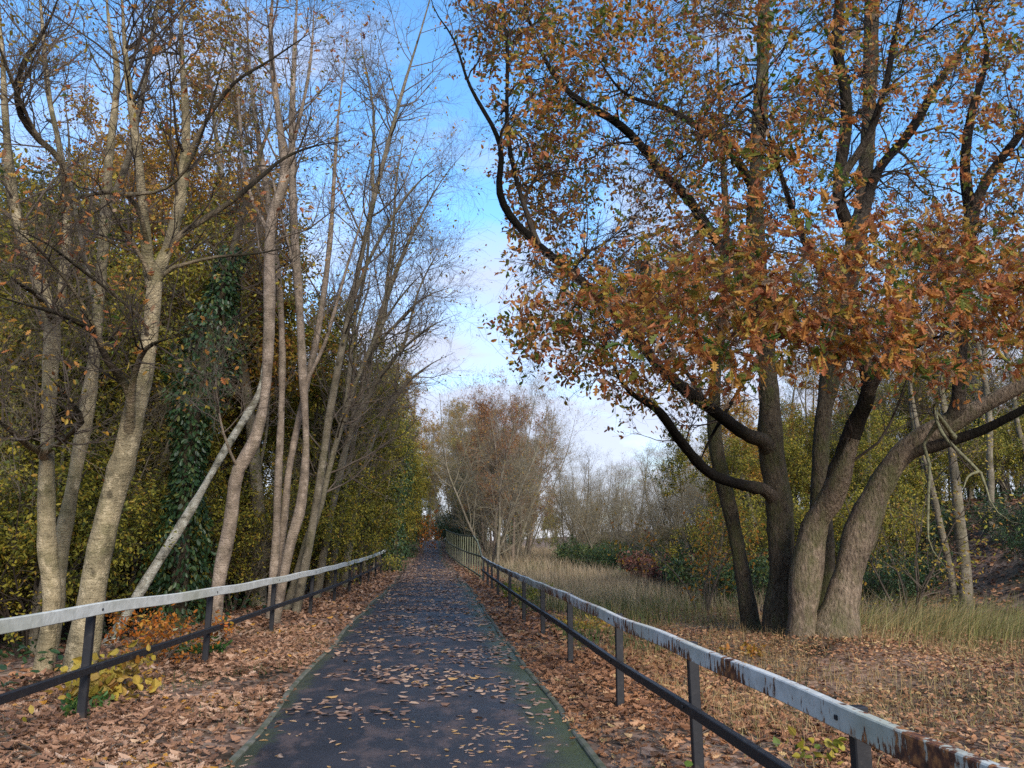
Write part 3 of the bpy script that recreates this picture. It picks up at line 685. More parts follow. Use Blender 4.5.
hero_tree('alder_tree', 'slim ridged grey trunk between the two thickest alders, its foot hidden by the first',
    [([(50, 640, 12.4), (55, 600, 12.4), (62, 545, 12.4), (75, 474, 12.4), (87, 410, 12.4), (95, 350, 12.4), (99, 300, 12.5), (105, 225, 12.6), (108, 170, 12.7), (117, 75, 12.8), (108, 15, 13), (104, -70, 13.2)], (22, 20, 18, 17, 15, 13, 11, 8, 5))],
    [([(106, 215, 12.6), (125, 160, 12.3), (150, 66, 12), (158, 0, 11.8), (165, -60, 11.7)], (9, 4)),
     ([(98, 320, 12.5), (84, 260, 12.9), (70, 180, 13.2), (64, 80, 13.4)], (7, 3))],
    'bark_alder', 'bark_grey', 'twig', g1=(20, (1., 2.4)), g2=(7, (.5, 1.1)), g3=(5, (.2, .5)), t0=.5, leafspec=sparse('gold_leaf', .15, 2, (.05, .09)))
hero_tree('alder_tree', 'thickest leaning alder trunk behind the railing, with dark crooked limbs at head height',
    [([(82, 655, 10.1), (90, 610, 10.1), (98, 560, 10.1), (112, 500, 10.1), (126, 450, 10.1), (136, 405, 10.1), (146, 360, 10.1), (152, 318, 10.1), (156, 275, 10.1), (168, 248, 10.1), (182, 190, 10.2), (186, 125, 10.3), (181, 30, 10.4), (186, -60, 10.6)], (36, 35, 33, 30, 27, 25, 23, 19, 15, 13, 12, 9, 6)),
     ([(153, 300, 10.1), (148, 262, 10.1), (144, 215, 9.9), (136, 140, 9.7), (126, 60, 9.6), (120, -40, 9.5)], (16, 12, 9, 6), False)],
    [([(131, 425, 9.95), (130, 390, 9.7), (117, 372, 9.5), (105, 354, 9.3), (100, 336, 9.2), (70, 318, 8.8), (34, 308, 8.4), (-10, 296, 8.)], (13, 10, 9, 7, 5)),
     ([(131, 395, 9.7), (136, 370, 9.5), (145, 348, 9.3), (160, 340, 9.1), (178, 338, 8.9)], (9, 4)),
     ([(105, 350, 9.3), (80, 300, 8.8), (40, 250, 8.3), (0, 215, 7.9)], (5, 2.5)),
     ([(152, 330, 10), (120, 300, 9.4), (70, 262, 8.8), (40, 240, 8.4), (-6, 222, 8)], (5, 2.5)),
     ([(152, 276, 10), (130, 245, 9.7), (112, 215, 9.4), (100, 190, 9.2)], (7, 3)),
     ([(150, 240, 9.9), (128, 196, 9.5), (82, 197, 9.2), (63, 208, 9.1), (62, 228, 9.)], (6, 5, 4)),
     ([(135, 195, 9.5), (165, 188, 9.3), (190, 160, 9.1), (215, 90, 8.9), (232, 20, 8.8)], (5, 2)),
     ([(170, 240, 10.1), (200, 224, 10.2), (232, 204, 10.3), (258, 182, 10.4), (284, 160, 10.6), (318, 146, 10.8), (365, 138, 11.2)], (8, 7, 4, 2.5)),
     ([(156, 275, 10.1), (180, 266, 10), (215, 258, 10), (262, 254, 10.1), (310, 240, 10.2)], (6, 2)),
     ([(184, 170, 10.2), (200, 130, 10), (232, 84, 9.8), (270, 60, 9.8), (330, 20, 9.8)], (7, 2))],
    'bark_alder', 'bark_alderlimb', 'twig_dark', g1=(24, (1., 2.6)), g2=(7, (.5, 1.1)), g3=(5, (.2, .5)), t0=.48, leafspec=sparse('oak_leaf', .13, 2, (.06, .11), OAK), limbs_k=9)
hero_tree('birch_tree', 'white birch trunk leaning steeply away behind the railing',
    [([(128, 612, 14.6), (150, 575, 14.8), (190, 511, 15.2), (225, 450, 15.6), (245, 418, 15.9), (260, 390, 16.2), (266, 350, 16.5), (268, 290, 16.8), (274, 210, 17), (276, 130, 17.2)], (13, 12, 11, 10, 9, 7, 5, 3, 1.5))],
    [], 'bark_birch', 'bark_grey', 'twig', g1=(12, (.8, 2)), g2=(6, (.4, .9)), g3=(4, (.2, .4)), t0=.55, leafspec=sparse('gold_leaf', .3, 2, (.05, .08)))
hero_tree('ash_tree', 'smooth pinkish-grey trunk with a kink at mid height, beside the leaning birch',
    [([(214, 630, 13.4), (219, 580, 13.4), (230, 525, 13.4), (237, 474, 13.4), (254, 442, 13.4), (265, 394, 13.4), (269, 330, 13.4), (271, 225, 13.5), (285, 175, 13.6), (279, 120, 13.7), (271, 50, 13.8), (273, -10, 13.9), (280, -80, 14)], (18, 17, 17, 17, 16, 14, 12, 11, 10, 8, 5))],
    [([(237, 470, 13.3), (222, 420, 13), (214, 360, 12.8)], (4, 1.5)), ([(284, 180, 13.6), (296, 130, 13.4), (310, 60, 13.2), (316, -20, 13)], (6, 2.5)),
     ([(272, 240, 13.5), (250, 190, 13.8), (238, 110, 14.2), (228, 20, 14.5)], (6, 2.5))],
    'bark_pale', 'bark_pale', 'twig', g1=(22, (1., 2.6)), g2=(7, (.5, 1.2)), g3=(5, (.25, .55)), t0=.45, leafspec=sparse('gold_leaf', .08, 2, (.05, .09)))
hero_tree('sycamore_tree', 'clump of three pale slender stems rising from one foot behind the railing',
    [([(272, 592, 16.6), (276, 540, 16.6), (278, 484, 16.6), (282, 384, 16.7), (280, 300, 16.8), (268, 200, 17), (252, 90, 17.2), (244, -30, 17.4)], (10, 9, 8, 7, 5)),
     ([(281, 592, 16.4), (290, 545, 16.4), (301, 505, 16.4), (306, 444, 16.4), (303, 380, 16.4), (299, 300, 16.5), (294, 225, 16.6), (292, 125, 16.8), (296, 20, 17), (300, -60, 17)], (13, 12, 12, 11, 9, 6)),
     ([(275, 590, 16.8), (284, 520, 16.8), (289, 470, 16.8), (300, 414, 16.9), (318, 330, 17), (330, 240, 17.2), (338, 120, 17.5), (350, 20, 17.7)], (11, 9, 8, 6, 3))],
    [([(303, 390, 16.4), (330, 330, 16.2), (352, 250, 16), (372, 170, 15.9)], (6, 2)), ([(298, 280, 16.5), (282, 220, 16.3), (262, 140, 16)], (5, 2))],
    'bark_pale', 'bark_pale', 'twig', g1=(18, (1., 2.8)), g2=(7, (.5, 1.3)), g3=(5, (.25, .6)), t0=.4, leafspec=sparse('gold_leaf', .1, 2, (.06, .1)))
for lab, tr_, lb in (
    ('thin grey tree bowing over the path just past the pale three-stemmed clump',
     [(293, 590, 19), (306, 545, 19), (320, 505, 19), (332, 459, 19), (345, 414, 19), (360, 372, 19), (384, 322, 18.8), (410, 286, 18.5), (440, 258, 18)],
     [([(345, 414, 19), (352, 340, 19.2), (366, 250, 19.4), (372, 150, 19.6)], (7, 2)), ([(384, 322, 18.8), (392, 260, 18.7), (402, 200, 18.5)], (4, 1.5))]),
    ('second bowing grey tree, its crown arching lower across the path',
     [(318, 585, 23), (326, 540, 23), (338, 480, 23), (352, 430, 23), (374, 386, 22.8), (402, 350, 22.4), (432, 326, 22), (462, 312, 21.6)],
     [([(352, 430, 23), (356, 350, 23.3), (372, 260, 23.6)], (6, 2)), ([(402, 350, 22.4), (420, 290, 22.2), (446, 240, 22)], (4, 1.5))]),
    ('third bowing tree with thin dark stem over the yellow-green bushes',
     [(345, 575, 28), (352, 520, 28), (362, 470, 28), (378, 425, 27.8), (400, 390, 27.5), (428, 366, 27), (455, 352, 26.5)],
     [([(362, 470, 28), (368, 380, 28.3), (384, 300, 28.5), (392, 230, 28.6)], (7, 2))]),
    ('tallest bowing grey tree, its thin top hanging high over the path',
     [(300, 592, 18.5), (310, 540, 18.5), (320, 480, 18.5), (332, 400, 18.4), (352, 300, 18.2), (374, 200, 17.9), (400, 100, 17.5), (424, 20, 17), (446, -60, 16.5)],
     [([(352, 300, 18.2), (384, 230, 17.6), (418, 182, 17), (450, 160, 16.4)], (5, 2)), ([(374, 200, 17.9), (372, 110, 18.2), (362, 20, 18.5)], (5, 2))]),
    ('bowing tree with a forked bare top, between the tallest and the third',
     [(330, 580, 25), (338, 530, 25), (346, 480, 25), (362, 390, 24.8), (386, 300, 24.4), (414, 230, 24), (442, 180, 23.5), (466, 150, 23)],
     [([(386, 300, 24.4), (394, 210, 24.6), (406, 120, 24.7)], (5, 2)), ([(372, 350, 24.6), (420, 300, 23.8), (458, 286, 23)], (4, 1.5))])):
    hero_tree('bowing_tree', lab, [(tr_, (12, 10, 9, 7, 5, 2.5))], lb, 'bark_grey', 'bark_grey', 'twig', g1=(31, (1.2, 3.3)), g2=(9, (.5, 1.5)), g3=(6, (.25, .6)), t0=.3, leafspec=sparse('gold_leaf', .07, 2, (.06, .1)), trop=.1)

WK = .95
# --- the multi-stemmed oak
def oak_edge(py):     # outline of the oak's left side in the picture
    return np.interp(py, [-200, 0, 60, 150, 200, 260, 320, 380, 420, 450], [395, 425, 440, 470, 492, 505, 482, 515, 560, 640])
def oak_keep(P):
    px, py, d = proj(P)
    ok = (px > oak_edge(py)+rng.normal(0, 10, len(px))) & (d > 4.6) & (px < 1500) & (py > -260)
    low = np.interp(px, [480, 560, 620, 700, 760, 860, 940, 1024, 1200], [400, 415, 440, 450, 400, 395, 405, 395, 395])
    return ok & (py < low+rng.normal(0, 22, len(px)))
def ell(n, c, r):
    q = nrm(rng.standard_normal((n, 3)))*rng.uniform(.25, 1, (n, 1))**.4; return np.asarray(c)+q*np.asarray(r)
tips = np.concatenate([ell(310, (7.0, 13.2, 9.2), (6.6, 6.0, 6.2)), ell(64, (4.6, 9.6, 6.8), (3.8, 3.2, 3.6)), ell(26, (2.9, 6.4, 3.85), (1.2, .9, .75)), ell(16, (3.5, 7.6, 4.3), (1.5, 1.3, .9)), ell(24, (5.5, 7.3, 4.1), (1.1, 1.1, .9)),
                       ell(24, (8.0, 8.8, 4.6), (2.6, 2.4, 1.6)), ell(120, (2.4, 11.6, 8.6), (2.6, 3, 3.6)), ell(26, (1.9, 10, 4.3), (1.0, 1, .9)), ell(24, (2.8, 10.5, 5.2), (1.6, 1.3, 1))])
tips = tips[oak_keep(tips)]
def oak_leaves(TW, TW2):
    q = TW[:, -1]; cl = np.sin(1.5*q[:, 0]+1.1*np.sin(1.3*q[:, 2]))+np.sin(1.6*q[:, 1]+.9*np.sin(1.4*q[:, 0]))+np.sin(1.9*q[:, 2]+1.2*np.sin(1.2*q[:, 1]))
    TW = TW[cl+rng.normal(0, .5, len(cl)) > -.35]
    d = proj(TW[:, -1])[2]; nr = d < 9.5
    kw = dict(keep=oak_keep, tone=(.5, .27), droop=.35); kw2 = dict(keep=oak_keep, tone=(.43, .34), droop=.3)
    return [('foliage', some(TW[nr], .36), dict(mat=M['oak_leaf'], n=8, size=(.07, .14), shape=OAK, spread=.03, t0=.55, **kw)),
            ('foliage', some(TW[~nr], .37), dict(mat=M['oak_leaf'], n=8, size=(.055, .115), shape=HEX, spread=.04, t0=.45, **kw2))]
oak = hero_tree('oak_tree', 'great multi-stemmed oak with rust-brown leaves standing beyond the rusty railing',
    [([(781, 640, 13.7), (783, 590, 13.7), (781, 540, 13.7), (779, 500, 13.7), (771, 449, 13.7), (769, 394, 13.7), (764, 320, 13.7), (756, 250, 13.7), (756, 175, 13.7), (763, 60, 13.8), (764, -40, 13.9)], (32, 30, 28, 26, 23, 20, 19, 17, 14, 11), True, 'bark_mossy'),
     ([(803, 646, 12.9), (803, 600, 12.9), (809, 555, 12.9), (816, 522, 12.8), (829, 503, 12.6), (841, 475, 12.3), (853, 438, 12.05)], (30, 29, 29, 28, 23, 13)),
     ([(822, 625, 14), (824, 560, 14), (820, 500, 14), (822, 430, 14), (829, 384, 14), (840, 325, 14), (855, 250, 14.1), (865, 180, 14.2), (870, 90, 14.3), (872, -20, 14.4)], (22, 20, 20, 20, 20, 19, 15, 12), True, 'bark_mossy'),
     ([(834, 640, 12.8), (845, 588, 12.8), (859, 537, 12.8), (879, 489, 12.7), (904, 452, 12.5), (944, 426, 12.2), (984, 405, 11.9), (1030, 380, 11.5), (1090, 340, 11), (1170, 280, 10.5), (1260, 190, 10)], (35, 31, 28, 26, 22, 17, 13, 11, 8))],
    [([(830, 501, 12.58), (841, 475, 12.3), (852, 445, 12.08), (860, 423, 11.95), (868, 402, 11.8), (870, 372, 11.7), (856, 322, 11.5), (843, 282, 11.3), (846, 240, 11.15), (838, 190, 11.1), (841, 120, 11), (832, 60, 10.95), (838, 0, 10.9), (826, -60, 10.8)], (24, 22, 19, 16, 14, 13, 12, 10, 9), 'bark_oaklimb', .0),
     ([(771, 492, 13.6), (752, 484, 13.3), (735, 478, 13), (709, 468, 12.6), (684, 446, 12.1), (654, 412, 11.5), (628, 388, 11.1), (606, 350, 10.8), (588, 318, 10.6)], (14, 12, 11, 10, 7, 5), 'bark_oakdark'),
     ([(768, 440, 13.6), (730, 420, 12.9), (690, 390, 12.2), (640, 340, 11.5), (600, 300, 11), (560, 264, 10.6), (535, 240, 10.4), (514, 214, 10.3), (504, 188, 10.2), (500, 145, 10.1), (480, 100, 10), (458, 52, 9.9), (434, 6, 9.8), (420, -40, 9.8)], (15, 13, 10, 9, 8, 7, 5, 3)),
     ([(535, 238, 10.4), (512, 150, 10.6), (506, 50, 10.8), (505, -40, 11)], (6, 2.5)),
     ([(760, 300, 13.6), (720, 240, 13), (690, 195, 12.5), (660, 170, 12.2), (620, 130, 12), (570, 95, 11.8), (535, 30, 11.6), (515, -40, 11.5)], (13, 11, 9, 7, 4)),
     ([(757, 200, 13.6), (730, 155, 13.2), (700, 130, 12.9), (664, 110, 12.7), (620, 92, 12.5), (590, 40, 12.4)], (10, 7, 3)),
     ([(840, 290, 11.3), (800, 330, 10.8), (760, 340, 10.2), (715, 320, 9.6)], (9, 4)),
     ([(850, 310, 11.4), (812, 250, 10.8), (790, 190, 10.3), (770, 130, 9.9), (745, 50, 9.6)], (9, 3)),
     ([(839, 180, 11), (870, 130, 10.8), (890, 60, 10.7), (905, -20, 10.6)], (9, 5)),
     ([(862, 215, 14.1), (884, 165, 13.9), (924, 110, 13.7), (969, 48, 13.5), (1000, -10, 13.3)], (12, 5)),
     ([(955, 420, 12.1), (962, 360, 11.8), (968, 290, 11.5), (969, 225, 11.3), (968, 120, 11.2), (980, 50, 11.1), (968, -20, 11)], (14, 12, 11, 8, 6)),
     ([(970, 215, 11.3), (990, 170, 11.1), (1024, 125, 10.9), (1070, 60, 10.6)], (11, 6)),
     ([(868, 385, 11.7), (900, 352, 11.1), (925, 340, 10.5), (960, 330, 9.9)], (10, 4)),
     ([(905, 452, 12.5), (930, 446, 12.2), (974, 429, 11.8), (1030, 404, 11.3), (1090, 380, 11), (1180, 340, 10.6), (1270, 300, 10.2)], (14, 12, 8, 5, 2)),
     ([(933, 402, 11.6), (942, 430, 11.3), (962, 452, 11), (985, 475, 10.8), (992, 500, 10.7), (1008, 520, 10.5), (1030, 526, 10.3)], (5, 4, 3, 2), 'lichen'),
     ([(912, 440, 11.8), (928, 455, 11.6), (927, 500, 11.5), (927, 540, 11.4), (936, 556, 11.4), (950, 574, 11.3)], (4, 3, 1.5), 'lichen'),
     ([(985, 470, 10.8), (968, 476, 10.8), (962, 490, 10.7)], (3, 1.5), 'lichen'),
     ([(760, 350, 13.6), (715, 430, 13), (690, 480, 12.6)], (5, 2))],
    'bark_oak', 'bark_oakdark', 'twig_dark', 1.24, g1=(14, (1.6, 3.6)), g2=(8, (.5, 1.3)), g3=(6, (.2, .5)), t0=.45, tips=tips, keep=oak_keep, leafspec=oak_leaves, limbs_k=12, trop=.04)
hero_tree('oak_tree', 'slim dark tree leaning beside the great oak, its trunk ridged and bare below',
    [([(752, 632, 14.6), (746, 595, 14.6), (741, 565, 14.6), (731, 514, 14.6), (719, 464, 14.6), (714, 424, 14.7), (716, 370, 14.8), (724, 310, 15), (726, 220, 15.2), (720, 120, 15.5), (716, 0, 15.8)], (18, 17, 16, 15, 13, 11, 9, 6, 4))],
    [([(715, 420, 14.7), (690, 380, 14.9), (664, 345, 15.2), (640, 290, 15.6)], (6, 2))], 'bark_mossy', 'bark_oakdark', 'twig_dark', 1.3,
    g1=(16, (1.2, 2.8)), g2=(7, (.5, 1.2)), g3=(5, (.2, .5)), t0=.5, keep=oak_keep, leafspec=lambda a, c: [('foliage', some(a, .8), dict(mat=M['oak_leaf'], n=4, size=(.08, .13), keep=oak_keep, tone=(.42, .2)))])
hero_tree('birch_tree', 'twin-stemmed grey birch at the foot of the bank behind the grass tussock',
    [([(966, 612, 17.4), (965, 570, 17.4), (959, 521, 17.4), (956, 485, 17.5), (950, 440, 17.6), (940, 380, 17.8), (934, 300, 18)], (13, 11, 9, 7, 5)),
     ([(957, 606, 17.6), (949, 565, 17.6), (941, 529, 17.6), (930, 480, 17.7), (916, 420, 17.9), (905, 350, 18.1)], (9, 8, 6, 4))],
    [], 'bark_grey', 'bark_grey', 'twig', g1=(12, (.8, 2.)), g2=(6, (.4, .9)), g3=(4, (.2, .4)), t0=.4, leafspec=sparse('yellow_leaf', .5, 3, (.05, .09)))
# ------------------------------------------------------------------ woodland copies
def proto_tree(name, label, cat, height, bark, twig, leaf=None, n1=22, n2=9, n3=6, lean=.06, r0=.13, t0=.25, crown=(1.5, 3.2), leafn=3, leaff=1., lsize=(.06, .11), tone=(.56, .25), trop=.14, stems=1, ang=(35, 65), ivy=False, shape=LAN, group=None):
    r = thing(name, label, cat, (0, 0, 0), group); sk = []
    for s in range(stems):
        a = rng.uniform(0, 6.28); K = 20; d = np.array([math.cos(a)*lean*(1+stems*.6), math.sin(a)*lean*(1+stems*.6), 1.]); P = [np.array([math.cos(a)*.12*(stems > 1), math.sin(a)*.12*(stems > 1), -.3])]
        for k in range(K-1):
            d = nrm((d+rng.normal(0, .05, 3)*np.array([1, 1, .3])+np.array([0, 0, .04]))[None])[0]; P.append(P[-1]+d*height/(K-1)*rng.uniform(.9, 1.1))
        R = r0*(1 if s == 0 else rng.uniform(.6, .9))*np.linspace(1, .1, K)**.8; R[0] *= 1.5; R[1] *= 1.1
        P = np.array(P); sk.append((P, R)); S = spline(P, 34); V, Q = tubes(S[None], np.interp(np.linspace(0, 1, 34), np.linspace(0, 1, K), R)[None], 8, .03)
        mk('trunk', V, Q, M[bark], r, smooth=True)
    SP = np.stack([a for a, _ in sk]); SR = np.stack([c for _, c in sk]); b = MB()
    p1, q1 = grow(SP, SR, n1, crown, ang, 7, t0, 1, trop, .13, .5, .009, .004, dec=.45); p2, q2 = grow(p1, q1, n2, tuple(.42*a for a in crown), (30, 65), 5, .2, 1, trop*.6, .18, .7, .008, .003)
    p3, q3 = grow(p2, q2, n3, tuple(.2*a for a in crown), (25, 60), 3, .2, 1, trop*.4, .2, .8, .007, .003)
    for (p, q), s in (((p1, q1), 5), ((p2, q2), 3), ((p3, q3), 3)): b.add(*tubes(p, q, s))
    cr = b.build('crown', M[twig], r)
    if leaf: leaf_mesh('foliage', M[leaf], cr, some(p3, leaff), leafn, lsize, shape, .2, .05, tone=tone)
    if ivy:
        t = rng.uniform(0, .72, 5200)*19; i = t.astype(int); f = (t-i)[:, None]; c = SP[0][i]*(1-f)+SP[0][i+1]*f; a = rng.uniform(0, 6.28, len(t)); rad = .2+.45*rng.uniform(0, 1, len(t))*(.6+.5*np.sin(c[:, 2]*1.7))
        o = np.stack([np.cos(a), np.sin(a), 0*a], -1); c = c+o*rad[:, None]
        V, Q, k = leaves(c, nrm(o*.4+np.array([0, 0, -.8])+rng.normal(0, .4, o.shape)), nrm(o+rng.normal(0, .4, o.shape)), rng.uniform(.07, .13, len(t)), HEX)
        mk('ivy', V, Q, M['dark_leaf'], r, np.repeat(np.clip(rng.normal(.5, .25, len(t)), 0, 1), k))
    return r

def bush(name, label, cat, h, wd, leaf, twig, nst=9, n2=9, n3=7, leafn=4, lsize=(.05, .09), tone=(.5, .25), shape=LAN, group=None, leaff=1., trop=.05):
    r = thing(name, label, cat, (0, 0, 0), group)
    a = rng.uniform(0, 6.28, nst); ln = rng.uniform(.7, 1.05, nst)*h; d = nrm(np.stack([np.cos(a)*wd/h, np.sin(a)*wd/h, np.ones(nst)], -1)*rng.uniform(.7, 1, (nst, 1))+np.array([0, 0, .3]))
    P = np.zeros((nst, 8, 3)); P[:, 0] = np.stack([np.cos(a)*.1*wd, np.sin(a)*.1*wd, 0*a-.1], -1)
    for k in range(1, 8):
        P[:, k] = P[:, k-1]+d*(ln/7)[:, None]; d = nrm(d+rng.normal(0, .1, d.shape)+np.stack([np.cos(a), np.sin(a), -.5+0*a], -1)*.07)
    R = (.006+.006*ln)[:, None]*np.linspace(1, .25, 8); V, Q = tubes(P, R, 6)
    mk('stem', V, Q, M[twig], r, smooth=True)
    p2, q2 = grow(P, R, n2, (.25*h, .5*h), (30, 70), 5, .2, 1, trop, .18, .7, .007, .003); p3, q3 = grow(p2, q2, n3, (.1*h, .22*h), (25, 70), 3, .2, 1, 0, .2, .8, .006, .002)
    b = MB().add(*tubes(p2, q2, 3)).add(*tubes(p3, q3, 3)); cr = b.build('crown', M[twig], r)
    leaf_mesh('foliage', M[leaf], cr, some(p3, leaff), leafn, lsize, shape, .1, .05, tone=tone)
    return r

def place(proto, spots, label, group, first=[None], smin=.85, smax=1.15, hs=None):
    for k, (x, y) in enumerate(spots):
        s = rng.uniform(smin, smax) if hs is None else hs[k]
        loc = (x, y, float(Hh(x, y))); a = rng.uniform(0, 6.28)
        if not proto.get('used'):
            proto['used'] = True; proto.location = loc; proto.rotation_euler = (0, 0, a); proto.scale = (s, s, s)
            proto['label'] = label; proto['group'] = group
        else:
            d = dup(proto, loc, a, s, label, group)
def at(px, Y):
    p = W(px, 538, Y); return (p[0], p[1])
bare = [proto_tree('bare_tree', 'x', 'tree', 11, 'bark_grey', 'twig', 'gold_leaf', 24, 9, 7, .05, .12, .28, (1.4, 3.2), 1, .25) for _ in range(2)]
gold = [proto_tree('golden_tree', 'x', 'tree', 12.5, 'bark_grey', 'twig', 'gold_leaf', 26, 9, 7, .05, .15, .3, (1.6, 3.4), 10, .85, (.06, .12), tone=(.66, .24), shape=HEX) for _ in range(2)]
lime = [proto_tree('hazel_tree', 'x', 'tree', 7.5, 'bark_grey', 'twig_dark', 'lime_leaf', 14, 9, 7, .1, .07, .12, (1.2, 2.6), 7, .9, (.06, .11), stems=3, shape=HEX)]
ivyt = proto_tree('ivy_clad_tree', 'x', 'tree', 10, 'bark_mossy', 'twig_dark', 'lime_leaf', 22, 8, 6, .04, .16, .35, (1.3, 2.8), 2, .4, ivy=True, shape=HEX)
rust = [proto_tree('rust_leaved_tree', 'x', 'tree', 12, 'bark_pale', 'twig', 'rust_leaf', 26, 9, 7, .05, .13, .25, (1.5, 3.2), 6, .8, (.08, .14), shape=LAN) for _ in range(2)]
greyt = proto_tree('bare_tree', 'x', 'tree', 8.5, 'bark_grey', 'twig_pale', 'gold_leaf', 16, 9, 8, .12, .07, .1, (1.5, 3.4), 1, .2, trop=.16, ang=(25, 60), stems=4)
hz = bush('hazel_bush', 'x', 'bush', 3.6, 1.6, 'lime_leaf', 'twig_dark', 10, 10, 8, 10, (.05, .1), (.55, .25), HEX)
hz2 = bush('hazel_bush', 'x', 'bush', 3.2, 1.8, 'lime_leaf', 'twig_dark', 10, 10, 8, 10, (.05, .1), (.35, .25), HEX)
dk = bush('holly_bush', 'x', 'bush', 2.6, 1.4, 'dark_leaf', 'twig_dark', 10, 10, 8, 9, (.06, .1), (.45, .25), HEX)
br = bush('bramble_bush', 'x', 'bush', 1.3, 1.7, 'bramble_leaf', 'twig_dark', 12, 9, 7, 4, (.07, .12), (.6, .25), HEX)
gb = bush('gorse_bush', 'x', 'bush', 1.6, 1.5, 'dark_leaf', 'twig_dark', 12, 10, 8, 4, (.07, .12), (.75, .25), LAN)

def sector(n, pxa, pxb, Ya, Yb, xmax=-3.6, mind=1.5):
    out = []
    for _ in range(n*30):
        if len(out) == n: break
        Y = rng.uniform(Ya, Yb); x, y = at(rng.uniform(pxa, pxb), Y)
        if x > xmax or (Y < (20.5 if x > -.42*Y else 14.6) and 512+F*((x*rt[0]+Y*rt[1])/(x*fw[0]+Y*fw[1])) < 335) or any((x-a)**2+(y-b)**2 < mind**2 for a, b in out): continue
        out.append((x, y))
    return out
G = 'trees of the wood behind the grey railing'
for k in range(2):
    place(gold[k], sector(4, -40, 300, 21, 40, -6, 3), 'golden-leaved tree deep in the wood behind the grey railing', 'golden trees '+G[6:])
    place(bare[k], sector(5, -40, 370, 15, 45, -4.2, 2), 'thin nearly bare tree in the wood behind the grey railing', 'bare trees '+G[6:])
place(lime[0], sector(9, -60, 340, 15, 38, -4.4, 2.4)+[(-4.8, 31), (-5.0, 37), (-5.4, 44)], 'yellow-green many-stemmed hazel tree in the wood', 'hazel trees '+G[6:], smin=.8, smax=1.05)
place(ivyt, [at(182, 16.5)], 'dark ivy-clad tree behind the thick alder and the leaning birch', 'ivy-clad trees '+G[6:])
place(ivyt, [at(395, 40), at(410, 56)], 'ivy-clad tree overhanging the far bridge railing', 'ivy-clad trees at the far end of the path')
place(hz, sector(30, -60, 380, 13, 30, -4.3, 1.4)+[(-3.9, 24), (-3.9, 28.5), (-4.0, 33), (-4.2, 38)], 'leafy yellow-green hazel bush in the understorey behind the grey railing', 'hazel bushes '+G[6:])
place(hz2, sector(10, -60, 380, 13, 34, -4.3, 1.6), 'darker green hazel bush in the understorey behind the grey railing', 'dark hazel bushes '+G[6:])
place(dk, sector(5, 100, 330, 19, 28, -5, 1.6), 'dark evergreen bush among the trunks behind the grey railing', 'evergreen bushes '+G[6:])
place(dk, [(-3.7, 43), (-3.6, 47), (-3.4, 52), (-3.0, 57)], 'dark evergreen bush crowding the path at the far bridge railing', 'evergreen bushes at the far end of the path', hs=[.6, .6, .7, .8])
place(gold[0], [at(150, 21), at(225, 24), at(262, 22), at(100, 25), at(185, 27)], 'golden-leaved tree standing tall behind the pale stems', 'tall golden trees behind the pale stems', smin=1.15, smax=1.35)
place(gold[1], [at(60, 27), at(240, 31)], 'golden-leaved tree standing tall behind the pale stems', 'tall golden trees behind the pale stems', smin=1.1, smax=1.3)
place(lime[0], [at(310, 27), at(335, 30), at(350, 35), at(370, 39), at(385, 46), at(396, 52), at(360, 31), at(400, 60), at(408, 66)], 'yellow-green hazel tree leaning towards the path', 'hazel trees along the grey railing', smin=.9, smax=1.15)
place(lime[0], [at(270, 25), at(230, 22), at(120, 19), at(20, 18), at(-10, 22), at(60, 25), at(170, 27), at(205, 31), at(95, 30), at(310, 33), at(35, 21), at(75, 20), at(-25, 19), at(10, 26)], 'tall yellow-green hazel tree in the wood behind the alders', 'tall hazel trees in the wood', smin=1.2, smax=1.5)
place(ivyt, [(2.6, 74), (3.4, 84), (-3.6, 74), (-3.2, 94), (4.6, 92), (2.9, 66)], 'ivy-dark tree crowding the far path beyond the bridge railings', 'ivy-dark trees beyond the bridge railings', smin=.95, smax=1.2)
place(greyt, sector(5, -20, 300, 16, 24, -4.6, 2), 'thin many-stemmed bare sapling among the bushes behind the grey railing', 'bare saplings in the understorey', smin=.45, smax=.65)
# the far end of the path
place(gold[1], [(-3.2, 70), (-4.5, 77), (2.2, 88), (-2.9, 84), (2.4, 96), (.8, 104), (-.5, 108), (5, 118), (-5, 90)], 'broad olive-gold tree closing the view at the far end of the path', 'golden trees closing the view beyond the path', smin=1.1, smax=1.4)
place(greyt, [(3.2, 46), (4.2, 56), (5, 50), (3, 66), (6.5, 58), (4.5, 76), (2.6, 86), (7.5, 72)], 'many-stemmed twiggy tree beside the far bridge railing', 'twiggy trees beside the far bridge', smin=1.15, smax=1.5)
place(dk, [(2.4, 70), (2.2, 80), (3, 90), (1.2, 112), (-1, 118), (2.5, 104), (-3, 76), (-2.6, 66), (-3.4, 88)], 'dark evergreen bush at the edge of the far path', 'evergreen bushes at the far end of the path', smin=.9, smax=1.6)
place(ivyt, [(-5, 66), (-3.5, 80), (3.6, 92), (-2, 104), (5.4, 100), (-8, 74)], 'dark tree closing the view at the far end of the path', 'dark trees closing the view beyond the path', smin=1., smax=1.3)
place(lime[0], [(-4.4, 58), (-5.5, 52), (-4.5, 72), (-6, 88), (1.5, 118), (-6, 112)], 'yellow-green tree leaning in beside the far path', 'yellow-green trees beside the far path', smin=1., smax=1.4)
place(lime[0], [(-5.2, 40), (-5.2, 49), (-5.2, 62), (-3.8, 68), (-7, 60), (-8, 50), (-10, 64)], 'yellow-green tree leaning in beside the far path', 'yellow-green trees beside the far path', smin=1.1, smax=1.5)
